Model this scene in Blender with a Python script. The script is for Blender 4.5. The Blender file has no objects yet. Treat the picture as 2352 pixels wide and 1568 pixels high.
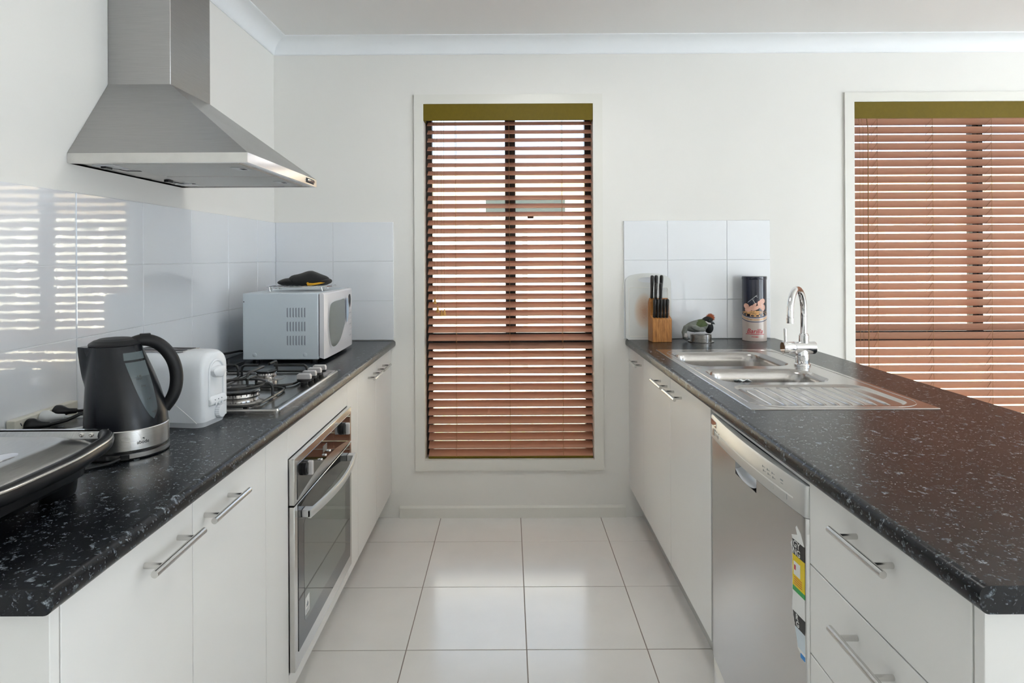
import bpy, bmesh, math, random
from mathutils import Vector, Matrix
random.seed(7)
C = bpy.context.scene.collection
SC = bpy.context.scene
R = math.radians
PI = math.pi

# ------------------------------------------------------------------ camera
cam_d = bpy.data.cameras.new('camera')
cam = bpy.data.objects.new('camera', cam_d)
C.objects.link(cam)
cam.location = (0, 0, 1.315)
cam.rotation_euler = (R(90), R(0.28), 0)
cam_d.sensor_width = 36.0
cam_d.lens = 36.0 * 1450 / 2352
cam_d.shift_x = (1176 - 1169.5) / 2352
cam_d.shift_y = -(784 - 592) / 2352
cam_d.clip_start = 0.05
cam_d.clip_end = 300
SC.camera = cam

# ------------------------------------------------------------------ world, sun, exposure
world = bpy.data.worlds.new('sky')
SC.world = world
world.use_nodes = True
wn = world.node_tree.nodes
bg = wn['Background']
bg.inputs['Color'].default_value = (0.62, 0.79, 1.0, 1)
bg.inputs['Strength'].default_value = 2.3

sun_d = bpy.data.lights.new('sun', 'SUN')
sun_d.energy = 45.0
sun_d.angle = R(0.6)
sun_d.color = (1.0, 1.0, 0.99)
sun = bpy.data.objects.new('sun', sun_d)
C.objects.link(sun)
sun.location = (-3, -6, 12)
sun.rotation_euler = Vector((-0.62, 0.46, -0.80)).to_track_quat('-Z', 'Y').to_euler()


def daylight_fill(name, loc, rot, sx, sy, power, color):
    """daylight lamp added at one of the openings in the right-hand wall"""
    d = bpy.data.lights.new(name, 'AREA')
    d.shape = 'RECTANGLE'
    d.size, d.size_y = sx, sy
    d.energy = power
    d.color = color
    o = bpy.data.objects.new(name, d)
    o.location = loc
    o.rotation_euler = rot
    C.objects.link(o)
    return o


def ceiling_light(name, loc, power):
    d = bpy.data.lights.new(name, 'AREA')
    d.shape = 'DISK'
    d.size = 0.42
    d.energy = power
    d.color = (1.0, 0.985, 0.95)
    o = bpy.data.objects.new(name, d)
    o.location = loc
    C.objects.link(o)


# round flush ceiling lamps out of view; living-area and rear ones are added fill
ceiling_light('aisle_lamp', (0.15, 2.15, 2.345), 7)
ceiling_light('living_fill_lamp', (3.0, 0.2, 2.345), 4)
ceiling_light('rear_fill_lamp', (0.8, -2.4, 2.345), 3)
# fill lamps added inside the two openings in the right-hand wall
daylight_fill('rear_daylight_fill', (5.45, -3.4, 1.20), (R(104), 0, R(90)), 2.7, 2.1, 3, (0.66, 0.87, 1.0))
daylight_fill('side_daylight_fill', (5.45, 0.25, 1.20), (R(104), 0, R(90)), 1.8, 2.1, 5, (0.80, 0.95, 1.0))

vs = SC.view_settings
vs.view_transform = 'Standard'
vs.look = 'None'
vs.exposure = 0.16
vs.gamma = 1.0
vs.use_curve_mapping = False
cy = SC.cycles
cy.use_denoising = True
cy.max_bounces = 10
cy.diffuse_bounces = 5
cy.glossy_bounces = 5
cy.transmission_bounces = 6
cy.transparent_max_bounces = 12
cy.caustics_reflective = False
cy.caustics_refractive = False
cy.sample_clamp_indirect = 6.0


# ------------------------------------------------------------------ materials
def lin(c):
    return tuple(((v / 255) / 12.92 if v / 255 <= 0.04045 else ((v / 255 + 0.055) / 1.055) ** 2.4) for v in c)


def new_mat(name):
    m = bpy.data.materials.new(name)
    m.use_nodes = True
    nt = m.node_tree
    return m, nt, nt.nodes['Principled BSDF']


def coord(nt, scale=(1, 1, 1), kind='Object'):
    tc = nt.nodes.new('ShaderNodeTexCoord')
    mp = nt.nodes.new('ShaderNodeMapping')
    mp.inputs['Scale'].default_value = scale
    nt.links.new(tc.outputs[kind], mp.inputs['Vector'])
    return mp.outputs['Vector']


def wcoord(nt, scale=(1, 1, 1)):
    g = nt.nodes.new('ShaderNodeNewGeometry')
    mp = nt.nodes.new('ShaderNodeMapping')
    mp.inputs['Scale'].default_value = scale
    nt.links.new(g.outputs['Position'], mp.inputs['Vector'])
    return mp.outputs['Vector']


def noise(nt, vec, scale, detail=3, rough=0.5):
    n = nt.nodes.new('ShaderNodeTexNoise')
    n.inputs['Scale'].default_value = scale
    n.inputs['Detail'].default_value = detail
    n.inputs['Roughness'].default_value = rough
    nt.links.new(vec, n.inputs['Vector'])
    return n


def ramp(nt, fac, stops):
    r = nt.nodes.new('ShaderNodeValToRGB')
    el = r.color_ramp.elements
    el[0].position, el[0].color = stops[0][0], (*stops[0][1], 1)
    el[1].position, el[1].color = stops[-1][0], (*stops[-1][1], 1)
    for p, c in stops[1:-1]:
        e = el.new(p)
        e.color = (*c, 1)
    nt.links.new(fac, r.inputs['Fac'])
    return r.outputs['Color']


def bump(nt, bsdf, height, strength, dist=0.001):
    b = nt.nodes.new('ShaderNodeBump')
    b.inputs['Strength'].default_value = strength
    b.inputs['Distance'].default_value = dist
    nt.links.new(height, b.inputs['Height'])
    nt.links.new(b.outputs['Normal'], bsdf.inputs['Normal'])


def mat(name, col, rough=0.5, metal=0.0, var=0.0, vscale=8, bmp=0.0, bscale=200, stretch=(1, 1, 1),
        coat=0.0, sheen=0.0, spec=0.5, trans=0.0, ior=1.5):
    m, nt, b = new_mat(name)
    col = lin(col) if max(col) > 1 else col
    b.inputs['Base Color'].default_value = (*col, 1)
    b.inputs['Roughness'].default_value = rough
    b.inputs['Metallic'].default_value = metal
    b.inputs['Coat Weight'].default_value = coat
    b.inputs['Sheen Weight'].default_value = sheen
    b.inputs['Specular IOR Level'].default_value = spec
    b.inputs['Transmission Weight'].default_value = trans
    b.inputs['IOR'].default_value = ior
    if var:
        n = noise(nt, wcoord(nt, stretch), vscale, 4)
        lo = tuple(max(0, c * (1 - var)) for c in col)
        hi = tuple(min(1, c * (1 + var)) for c in col)
        nt.links.new(ramp(nt, n.outputs['Fac'], [(0.3, lo), (0.7, hi)]), b.inputs['Base Color'])
    if bmp:
        n2 = noise(nt, wcoord(nt, stretch), bscale, 3)
        bump(nt, b, n2.outputs['Fac'], bmp)
    return m


def steel(name, col=(0.60, 0.59, 0.57), rough=0.28, stretch=(1, 1, 60), var=0.06, bmp=0.04):
    m, nt, b = new_mat(name)
    b.inputs['Metallic'].default_value = 1.0
    n = noise(nt, wcoord(nt, stretch), 14, 5, 0.6)
    lo = tuple(c * (1 - var) for c in col)
    hi = tuple(min(1, c * (1 + var)) for c in col)
    nt.links.new(ramp(nt, n.outputs['Fac'], [(0.3, lo), (0.7, hi)]), b.inputs['Base Color'])
    n3 = noise(nt, wcoord(nt), 5, 3)
    mr = nt.nodes.new('ShaderNodeMapRange')
    mr.inputs['To Min'].default_value = rough * 0.85
    mr.inputs['To Max'].default_value = rough * 1.2
    nt.links.new(n3.outputs['Fac'], mr.inputs['Value'])
    nt.links.new(mr.outputs['Result'], b.inputs['Roughness'])
    bump(nt, b, n.outputs['Fac'], bmp)
    return m


def laminate(name):
    """near-black laminate with blue-grey flecks of several sizes"""
    m, nt, b = new_mat(name)
    v = wcoord(nt)
    ndist = noise(nt, v, 70, 3)
    mixv = nt.nodes.new('ShaderNodeMixRGB')
    mixv.blend_type = 'ADD'
    mixv.inputs['Fac'].default_value = 0.035
    nt.links.new(v, mixv.inputs['Color1'])
    nt.links.new(ndist.outputs['Color'], mixv.inputs['Color2'])
    base = ramp(nt, noise(nt, v, 90, 4, 0.65).outputs['Fac'],
                [(0.35, lin((9, 12, 17))), (0.58, lin((14, 17, 23))), (0.80, lin((38, 43, 49)))])
    out = base
    for sc_, thr, cl, dens in ((58, 0.30, (150, 160, 168), 0.77), (100, 0.30, (118, 128, 136), 0.73), (190, 0.32, (140, 148, 154), 0.75)):
        vo = nt.nodes.new('ShaderNodeTexVoronoi')
        vo.inputs['Scale'].default_value = sc_
        vo.inputs['Randomness'].default_value = 1.0
        nt.links.new(mixv.outputs['Color'], vo.inputs['Vector'])
        near = ramp(nt, vo.outputs['Distance'], [(thr * 0.6, (1, 1, 1)), (thr + 0.14, (0, 0, 0))])
        sep = nt.nodes.new('ShaderNodeSeparateColor')
        nt.links.new(vo.outputs['Color'], sep.inputs['Color'])
        pick = ramp(nt, sep.outputs['Red'], [(dens, (0, 0, 0)), (dens + 0.12, (1, 1, 1))])
        brk = ramp(nt, noise(nt, v, 420, 3).outputs['Fac'], [(0.40, (0.15, 0.15, 0.15)), (0.62, (1, 1, 1))])
        mu = nt.nodes.new('ShaderNodeMixRGB')
        mu.blend_type = 'MULTIPLY'
        mu.inputs['Fac'].default_value = 1
        nt.links.new(near, mu.inputs['Color1'])
        nt.links.new(pick, mu.inputs['Color2'])
        mu2 = nt.nodes.new('ShaderNodeMixRGB')
        mu2.blend_type = 'MULTIPLY'
        mu2.inputs['Fac'].default_value = 1
        nt.links.new(mu.outputs['Color'], mu2.inputs['Color1'])
        nt.links.new(brk, mu2.inputs['Color2'])
        mx = nt.nodes.new('ShaderNodeMixRGB')
        nt.links.new(mu2.outputs['Color'], mx.inputs['Fac'])
        nt.links.new(out, mx.inputs['Color1'])
        mx.inputs['Color2'].default_value = (*lin(cl), 1)
        out = mx.outputs['Color']
    nt.links.new(out, b.inputs['Base Color'])
    b.inputs['Roughness'].default_value = 0.27
    b.inputs['Specular IOR Level'].default_value = 0.3
    bump(nt, b, noise(nt, v, 500, 2).outputs['Fac'], 0.05, 0.0005)
    return m


def glazing(name, tint=(1, 1, 1), refl=1.0):
    m = bpy.data.materials.new(name)
    m.use_nodes = True
    nt = m.node_tree
    nt.nodes.clear()
    out = nt.nodes.new('ShaderNodeOutputMaterial')
    tr = nt.nodes.new('ShaderNodeBsdfTransparent')
    tr.inputs['Color'].default_value = (*tint, 1)
    gl = nt.nodes.new('ShaderNodeBsdfGlossy')
    gl.inputs['Roughness'].default_value = 0.01
    fr = nt.nodes.new('ShaderNodeFresnel')
    fr.inputs['IOR'].default_value = 1.45
    mx = nt.nodes.new('ShaderNodeMixShader')
    nt.links.new(fr.outputs['Fac'], mx.inputs['Fac'])
    nt.links.new(tr.outputs['BSDF'], mx.inputs[1])
    nt.links.new(gl.outputs['BSDF'], mx.inputs[2])
    nt.links.new(mx.outputs['Shader'], out.inputs['Surface'])
    return m


def ground_mat(name, stops, scale):
    m, nt, b = new_mat(name)
    n = noise(nt, wcoord(nt), scale, 6, 0.7)
    nt.links.new(ramp(nt, n.outputs['Fac'], stops), b.inputs['Base Color'])
    b.inputs['Roughness'].default_value = 0.95
    bump(nt, b, n.outputs['Fac'], 0.8, 0.03)
    return m


M = {}
M['wall'] = mat('wall_paint', (0.83, 0.815, 0.775), 0.6, var=0.012, vscale=2, bmp=0.12, bscale=260)
M['ceiling'] = mat('ceiling_paint', (0.86, 0.85, 0.83), 0.8, bmp=0.1, bscale=160)
M['cornice'] = mat('cornice_paint', (0.88, 0.90, 0.91), 0.55)
M['trim'] = mat('gloss_trim_paint', (0.80, 0.785, 0.73), 0.32)
M['cabinet'] = mat('white_cabinet_laminate', (0.80, 0.79, 0.765), 0.33, var=0.01, vscale=3, bmp=0.03, bscale=300)
M['edge'] = mat('cabinet_edge_shadow_board', (0.52, 0.5, 0.47), 0.6)
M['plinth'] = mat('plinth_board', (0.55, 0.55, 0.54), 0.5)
M['top'] = laminate('speckled_black_laminate')
M['walltile'] = mat('glazed_wall_tile', (0.80, 0.82, 0.85), 0.03, spec=0.5, ior=1.75, bmp=0.10, bscale=22)
M['grout'] = mat('pale_grout', (0.80, 0.82, 0.83), 0.8)
M['floortile'] = mat('satin_floor_tile', (0.84, 0.82, 0.79), 0.17, ior=1.6, var=0.03, vscale=5, bmp=0.04, bscale=60)
M['floorgrout'] = mat('brown_floor_grout', (0.26, 0.22, 0.19), 0.85)
M['steel'] = steel('brushed_steel', rough=0.27)
M['steelh'] = steel('brushed_steel_hood', (0.40, 0.395, 0.39), 0.30, (1, 1, 40))
M['steelflat'] = steel('brushed_steel_flat', (0.64, 0.63, 0.61), 0.20, (1, 40, 1), bmp=0.02)
M['sink'] = steel('sink_steel', (0.46, 0.44, 0.42), 0.20, (3, 40, 3), bmp=0.01)
M['dish'] = mat('dishwasher_steel', (0.62, 0.615, 0.61), 0.27, 1.0)
M['chrome'] = mat('chrome', (0.84, 0.84, 0.85), 0.05, 1.0)
M['dullchrome'] = mat('satin_nickel', (0.58, 0.56, 0.53), 0.25, 1.0)
M['filter'] = steel('filter_mesh_steel', (0.62, 0.61, 0.58), 0.45, (200, 200, 200), 0.25, 0.4)
M['silver'] = mat('silver_paint_plastic', (0.60, 0.60, 0.59), 0.30, 0.5)
M['slat'] = mat('terracotta_slat', (0.46, 0.24, 0.165), 0.30, coat=0.4, var=0.06, vscale=30, stretch=(1, 8, 8))
M['valance'] = mat('olive_valance', (0.150, 0.105, 0.008), 0.5, spec=0.2, var=0.05, vscale=60)
M['cord'] = mat('brown_cord', (0.30, 0.15, 0.06), 0.7)
M['tassel'] = mat('amber_wood_tassel', (0.62, 0.33, 0.08), 0.4)
M['bronze'] = mat('dark_bronze_aluminium', (0.022, 0.019, 0.017), 0.35, 0.3)
M['glass'] = glazing('window_glass')
M['blackplastic'] = mat('black_plastic', (0.009, 0.009, 0.010), 0.30, spec=0.35)
M['blackmatte'] = mat('matte_black_plastic', (0.011, 0.011, 0.012), 0.5, spec=0.3)
M['kettle'] = mat('satin_black_kettle', (0.010, 0.011, 0.014), 0.27, spec=0.3)
M['gauge'] = mat('smoky_gauge', (0.075, 0.10, 0.11), 0.18)
M['gaugewater'] = mat('smoky_gauge_water', (0.045, 0.065, 0.075), 0.18)
M['iron'] = mat('black_enamel_iron', (0.012, 0.012, 0.012), 0.25)
M['ovenglass'] = mat('black_oven_glass', (0.012, 0.012, 0.012), 0.03, spec=0.9)
M['ovenwin'] = mat('oven_window_glass', (0.10, 0.115, 0.10), 0.03, spec=0.9)
M['whiteplastic'] = mat('white_plastic', (0.78, 0.80, 0.82), 0.22)
M['mwpaint'] = mat('microwave_white_enamel', (0.66, 0.73, 0.78), 0.4)
M['mwdoor'] = mat('microwave_door_plastic', (0.80, 0.79, 0.81), 0.25)
M['mwglass'] = mat('microwave_window', (0.17, 0.19, 0.18), 0.12)
M['slot'] = mat('dark_slot', (0.03, 0.03, 0.035), 0.6)
M['greyslot'] = mat('grey_slot', (0.28, 0.31, 0.36), 0.6)
M['capcloth'] = mat('black_felt', (0.010, 0.010, 0.010), 0.95, sheen=0.1, bmp=0.6, bscale=300)
M['yellow'] = mat('yellow_lining', (0.70, 0.36, 0.015), 0.8, bmp=0.3, bscale=300)
M['grilltop'] = steel('press_steel', (0.52, 0.52, 0.51), 0.24, (30, 3, 3), 0.08)
M['socket'] = mat('cream_socket_plastic', (0.72, 0.70, 0.60), 0.4, var=0.05, vscale=40)
M['whiteplug'] = mat('white_plug', (0.74, 0.75, 0.74), 0.35)
M['knob'] = mat('pearl_knob', (0.60, 0.58, 0.58), 0.35, 0.3)
M['board'] = mat('cutting_board_plastic', (0.70, 0.71, 0.69), 0.5, bmp=0.2, bscale=300)
M['wood'] = None
M['handle_black'] = mat('black_knife_handle', (0.018, 0.016, 0.015), 0.28)
M['red'] = mat('red_print', (0.52, 0.02, 0.035), 0.3)
M['white'] = mat('white_print', (0.82, 0.82, 0.80), 0.4)
M['black'] = mat('black_print', (0.012, 0.012, 0.012), 0.4)
M['labelyellow'] = mat('label_yellow', (0.80, 0.60, 0.01), 0.4)
M['labelgreen'] = mat('label_green', (0.03, 0.36, 0.09), 0.4)
M['labelblue'] = mat('label_blue', (0.01, 0.22, 0.60), 0.4)
M['labelpale'] = mat('label_pale', (0.62, 0.70, 0.76), 0.4)
M['greymark'] = mat('grey_mark', (0.25, 0.28, 0.30), 0.5)
M['drawerdark'] = mat('shadow_gap', (0.05, 0.05, 0.05), 0.8)
M['cloth'] = mat('white_cloth', (0.75, 0.77, 0.78), 0.8, bmp=0.4, bscale=120)


def wood_mat():
    m, nt, b = new_mat('warm_beech')
    n = noise(nt, wcoord(nt, (14, 14, 2)), 9, 5, 0.6)
    nt.links.new(ramp(nt, n.outputs['Fac'], [(0.3, lin((136, 84, 40))), (0.55, lin((184, 124, 62))), (0.75, lin((202, 146, 82)))]),
                 b.inputs['Base Color'])
    b.inputs['Roughness'].default_value = 0.38
    return m


M['wood'] = wood_mat()


def fillet(v, r):
    return v


# ------------------------------------------------------------------ mesh builder
class MB:
    def __init__(self):
        self.v, self.f, self.mi = [], [], []

    def add(self, vs_, fs, mi=0):
        o = len(self.v)
        self.v += [tuple(p) for p in vs_]
        self.f += [tuple(i + o for i in q) for q in fs]
        self.mi += [mi] * len(fs)
        return self

    def box(self, x0, x1, y0, y1, z0, z1, mi=0):
        x0, x1 = min(x0, x1), max(x0, x1)
        y0, y1 = min(y0, y1), max(y0, y1)
        z0, z1 = min(z0, z1), max(z0, z1)
        v = [(x0, y0, z0), (x1, y0, z0), (x1, y1, z0), (x0, y1, z0), (x0, y0, z1), (x1, y0, z1), (x1, y1, z1), (x0, y1, z1)]
        return self.add(v, [(3, 2, 1, 0), (4, 5, 6, 7), (0, 1, 5, 4), (1, 2, 6, 5), (2, 3, 7, 6), (3, 0, 4, 7)], mi)

    def prism(self, pts, axis, lo, hi, mi=0):
        """pts: 2-D outline; axis x: pts=(y,z); y: pts=(x,z); z: pts=(x,y)"""
        n = len(pts)
        def P(p, t):
            return {'x': (t, p[0], p[1]), 'y': (p[0], t, p[1]), 'z': (p[0], p[1], t)}[axis]
        v = [P(p, lo) for p in pts] + [P(p, hi) for p in pts]
        f = [tuple(range(n))[::-1], tuple(range(n, 2 * n))]
        f += [(i, (i + 1) % n, n + (i + 1) % n, n + i) for i in range(n)]
        return self.add(v, f, mi)

    def loft(self, rings, cap0=True, cap1=True, closed=True, mi=0):
        n = len(rings[0])
        v = [p for r in rings for p in r]
        f = []
        for k in range(len(rings) - 1):
            for i in range(n if closed else n - 1):
                j = (i + 1) % n
                f.append((k * n + i, k * n + j, (k + 1) * n + j, (k + 1) * n + i))
        if cap0:
            f.append(tuple(range(n))[::-1])
        if cap1:
            f.append(tuple((len(rings) - 1) * n + i for i in range(n)))
        return self.add(v, f, mi)

    def lathe(self, prof, c=(0, 0, 0), n=32, cap0=True, cap1=True, mi=0, axis='z'):
        rings = []
        for r, z in prof:
            ring = []
            for i in range(n):
                a = 2 * PI * i / n
                p = (r * math.cos(a), r * math.sin(a), z)
                if axis == 'x':
                    p = (z, r * math.cos(a), r * math.sin(a))
                elif axis == 'y':
                    p = (r * math.cos(a), z, -r * math.sin(a))
                ring.append((p[0] + c[0], p[1] + c[1], p[2] + c[2]))
            rings.append(ring)
        return self.loft(rings, cap0, cap1, True, mi)

    def tube(self, pts, r, n=8, closed=False, caps=True, mi=0, flat=1.0):
        pts = [Vector(p) for p in pts]
        m = len(pts)
        rad = r if isinstance(r, (list, tuple)) else [r] * m
        rings = []
        prev = None
        for i, p in enumerate(pts):
            if closed:
                t = pts[(i + 1) % m] - pts[i - 1]
            else:
                t = pts[min(i + 1, m - 1)] - pts[max(i - 1, 0)]
            t.normalize()
            if prev is None:
                up = Vector((0, 0, 1)) if abs(t.z) < 0.95 else Vector((1, 0, 0))
                u = up.cross(t).normalized()
            else:
                u = (prev - t * prev.dot(t)).normalized()
            prev = u
            w = t.cross(u)
            rings.append([tuple(p + (u * math.cos(2 * PI * k / n) * flat + w * math.sin(2 * PI * k / n)) * rad[i]) for k in range(n)])
        if closed:
            rings.append(rings[0])
        return self.loft(rings, caps and not closed, caps and not closed, True, mi)

    def cyl(self, p0, p1, r, n=16, mi=0):
        return self.tube([p0, p1], r, n, mi=mi)

    def ball(self, c, r, n=16, m=10, mi=0, fn=None):
        r = r if isinstance(r, (tuple, list)) else (r, r, r)
        rings = []
        for j in range(1, m):
            b = -PI / 2 + PI * j / m
            rings.append([(c[0] + r[0] * math.cos(b) * math.cos(2 * PI * i / n), c[1] + r[1] * math.cos(b) * math.sin(2 * PI * i / n),
                           c[2] + r[2] * math.sin(b)) for i in range(n)])
        if fn:
            rings = [[fn(p) for p in q] for q in rings]
        return self.loft(rings, True, True, True, mi)

    def move(self, mtx):
        self.v = [tuple(mtx @ Vector(p)) for p in self.v]
        return self


OFF = {}


def obj(name, mb, m=None, parent=None, bevel=0.0, seg=2, smooth=True, angle=38, world=True):
    """link one mesh object; geometry given in world coordinates (minus the root's place) unless the root is a local one"""
    off = OFF.get(parent.name, (0, 0, 0)) if parent else (0, 0, 0)
    me = bpy.data.meshes.new(name)
    me.from_pydata([(p[0] - off[0], p[1] - off[1], p[2] - off[2]) for p in mb.v], [], mb.f)
    mats = m if isinstance(m, (list, tuple)) else [m]
    for q in mats:
        me.materials.append(q)
    if len(mats) > 1:
        me.polygons.foreach_set('material_index', mb.mi)
    bm = bmesh.new()
    bm.from_mesh(me)
    bmesh.ops.recalc_face_normals(bm, faces=bm.faces)
    bm.to_mesh(me)
    bm.free()
    if smooth:
        me.polygons.foreach_set('use_smooth', [True] * len(me.polygons))
        me.set_sharp_from_angle(angle=R(angle))
    me.update()
    o = bpy.data.objects.new(name, me)
    C.objects.link(o)
    if parent:
        o.parent = parent
        OFF[o.name] = off
    if bevel:
        b = o.modifiers.new('bevel', 'BEVEL')
        b.width = bevel
        b.segments = seg
        b.limit_method = 'ANGLE'
        b.angle_limit = R(35)
        b.harden_normals = False
    return o


def tag(o, label, cat, group=None, kind=None):
    if label:
        o['label'] = label
    if cat:
        o['category'] = cat
    if group:
        o['group'] = group
    if kind:
        o['kind'] = kind
    return o


def thing(name, label, cat, loc=(0, 0, 0), rot=(0, 0, 0), group=None, local=False, kind=None):
    o = bpy.data.objects.new(name, None)
    o.empty_display_size = 0.05
    o.location = loc
    o.rotation_euler = rot
    C.objects.link(o)
    OFF[o.name] = (0, 0, 0) if local else tuple(loc)
    return tag(o, label, cat, group, kind)


def rrect(x0, x1, y0, y1, r, n=8, z=None):
    pts = []
    for cx, cy_, a0 in ((x1 - r, y0 + r, -90), (x1 - r, y1 - r, 0), (x0 + r, y1 - r, 90), (x0 + r, y0 + r, 180)):
        for k in range(n + 1):
            a = R(a0 + 90 * k / n)
            p = (cx + r * math.cos(a), cy_ + r * math.sin(a))
            pts.append(p if z is None else (*p, z))
    return pts


def text_mb(s, size, depth=0.0006, shear=0.0, bold=0.0, align='CENTER'):
    """flat raised lettering in the XY plane as a mesh builder"""
    cu = bpy.data.curves.new('lettering', 'FONT')
    cu.body = s
    cu.size = size
    cu.extrude = depth / 2
    cu.shear = shear
    cu.offset = bold
    cu.align_x = align
    cu.align_y = 'CENTER'
    cu.resolution_u = 3
    o = bpy.data.objects.new('lettering', cu)
    C.objects.link(o)
    dg = bpy.context.evaluated_depsgraph_get()
    me = bpy.data.meshes.new_from_object(o.evaluated_get(dg))
    mb = MB()
    mb.add([tuple(v.co) for v in me.vertices], [tuple(p.vertices) for p in me.polygons])
    bpy.data.objects.remove(o)
    bpy.data.curves.remove(cu)
    bpy.data.meshes.remove(me)
    return mb


# ------------------------------------------------------------------ setting: shell
XL, YB, ZC = -1.191, 3.205, 2.42
XR, YF = 5.5, -5.5
WT = 0.12
W1 = (-0.435, 0.431, 0.289, 2.099)     # x0 x1 z0 z1
W2 = (1.746, 3.19, 0.289, 2.10)


def wall_with_holes(name, label, x0, x1, ya, yb, holes, z0=0.0, z1=ZC):
    mb = MB()
    cur = x0
    for hx0, hx1, hz0, hz1 in sorted(holes):
        mb.box(cur, hx0, ya, yb, z0, z1)
        if hz0 > z0:
            mb.box(hx0, hx1, ya, yb, z0, hz0)
        mb.box(hx0, hx1, ya, yb, hz1, z1)
        cur = hx1
    mb.box(cur, x1, ya, yb, z0, z1)
    o = obj(name, mb, M['wall'], smooth=False)
    return tag(o, label, 'wall', kind='structure')


wall_back = wall_with_holes('wall_back', 'off-white painted far wall holding both blind-covered windows', XL - WT, XR + WT, YB, YB + WT, [W1, W2])
mb = MB().box(XL - WT, XL, YF - WT, YB, 0, ZC)
wall_left = tag(obj('wall_left', mb, M['wall'], smooth=False), 'off-white painted side wall behind the range hood', 'wall', kind='structure')
# plain rear wall, behind the camera
wall_rear = wall_with_holes('wall_rear', 'off-white painted wall behind the viewer', XL, XR + WT, YF - WT, YF, [])
mb = MB()
mb.box(XR, XR + WT, YF, -4.8, 0, ZC)
mb.box(XR, XR + WT, -4.8, -2.0, 2.3, ZC)
mb.box(XR, XR + WT, -2.0, -0.7, 0, ZC)
mb.box(XR, XR + WT, -0.7, 1.2, 2.3, ZC)
mb.box(XR, XR + WT, 1.2, YB, 0, ZC)
wall_right = tag(obj('wall_right', mb, M['wall'], smooth=False), 'off-white painted far right wall of the living area with two wide glazed openings', 'wall', kind='structure')
mb = MB().box(XL - 0.7, XR + 1.30, YF - 1.2, YB + 0.35, ZC, ZC + 0.15)  # unseen eaves beyond the walls, sized to limit the sun indoors
ceiling = tag(obj('ceiling', mb, M['ceiling'], smooth=False), 'plain pale ceiling above the whole kitchen', 'ceiling', kind='structure')

for lx_, ly_ in ((0.15, 2.15), (3.0, 0.2), (0.8, -2.4)):  # the living-area and rear lamps are added for fill light
    lamp = thing('ceiling_lamp', 'round white flush ceiling lamp above the aisle' if ly_ > 1 else ('added round white flush ceiling lamp above the living area' if ly_ > 0 else 'added round white flush ceiling lamp behind the viewer'), 'lamp', (lx_, ly_, 2.35))
    obj('lamp_body', MB().lathe([(0.23, 2.42), (0.235, 2.40), (0.22, 2.352), (0.0, 2.352)], (lx_, ly_, 0), 36, True, False), M['cornice'], lamp)

# floor: grout bed with individual tiles
mb = MB().box(XL - WT, XR + WT, YF - WT, YB + WT, -0.12, -0.0015)
floor = tag(obj('floor', mb, M['floorgrout'], smooth=False), 'glossy pale floor tiles with thin brown grout lines', 'floor', kind='structure')
tile_cache = {}


def tile_mesh(w, h, t, m, bv, key):
    k = (round(w, 3), round(h, 3), key)
    if k not in tile_cache:
        mb = MB()
        b_ = bv
        rings = [[(0, 0, 0), (w, 0, 0), (w, h, 0), (0, h, 0)], [(0, 0, t - b_), (w, 0, t - b_), (w, h, t - b_), (0, h, t - b_)],
                 [(b_, b_, t), (w - b_, b_, t), (w - b_, h - b_, t), (b_, h - b_, t)]]
        mb.loft(rings, False, True)
        me = bpy.data.meshes.new('tile')
        me.from_pydata(mb.v, [], mb.f)
        me.materials.append(m)
        me.update()
        tile_cache[k] = me
    return tile_cache[k]


PT = 0.405
gw = 0.0032
xs = [0.0525 + PT * k for k in range(-4, 15)]
ys = [2.93 + PT * k for k in range(-9, 2)]
for i in range(len(xs) - 1):
    for j in range(len(ys) - 1):
        x0, x1 = max(xs[i] + gw / 2, XL), min(xs[i + 1] - gw / 2, XR)
        y0, y1 = max(ys[j] + gw / 2, YF), min(ys[j + 1] - gw / 2, YB)
        if x1 - x0 < 0.02 or y1 - y0 < 0.02:
            continue
        me = tile_mesh(x1 - x0, y1 - y0, 0.0015, M['floortile'], 0.0008, 'floor')
        o = bpy.data.objects.new('floor_tile', me)
        o.location = (x0, y0, -0.0015 + random.uniform(-0.0002, 0.0001))
        o.rotation_euler = (R(random.uniform(-0.04, 0.04)), R(random.uniform(-0.04, 0.04)), 0)
        o.parent = floor
        C.objects.link(o)

mb = MB().box(XL, XR, YF, ys[0] - 0.002, -0.0015, 0.0)
obj('floor_slab', mb, M['floortile'], floor, smooth=False)
# splashback tiles (children of the walls they sit on)
ZT = [0.902, 1.100, 1.300, 1.500]
TH = 0.008


def wall_tiles(parent, edges, axis, tilts=None):
    g = 0.0016
    for i in range(len(edges) - 1):
        for j in range(3):
            a0, a1 = edges[i] + g / 2, edges[i + 1] - g / 2
            z0, z1 = ZT[j] + g / 2, ZT[j + 1] - g / 2
            me = tile_mesh(a1 - a0, z1 - z0, TH, M['walltile'], 0.0012, 'wall')
            o = bpy.data.objects.new('wall_tile', me)
            if axis == 'left':    # wall plane x = XL, tile runs along +y, normal +x
                t = (tilts or {}).get((i, j), random.uniform(-0.12, 0.12))
                base = Matrix(((0, 0, 1, 0), (1, 0, 0, 0), (0, 1, 0, 0), (0, 0, 0, 1)))
                o.matrix_local = Matrix.Translation((XL, a0, z0)) @ base @ Matrix.Rotation(R(t), 4, 'Y') @ Matrix.Rotation(R(random.uniform(-0.1, 0.1)), 4, 'X')
            else:                 # wall plane y = YB, tile along +x, normal -y
                base = Matrix(((1, 0, 0, 0), (0, 0, -1, 0), (0, 1, 0, 0), (0, 0, 0, 1)))
                o.matrix_local = Matrix.Translation((a0, YB, z0)) @ base
            o.parent = parent
            C.objects.link(o)


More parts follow.
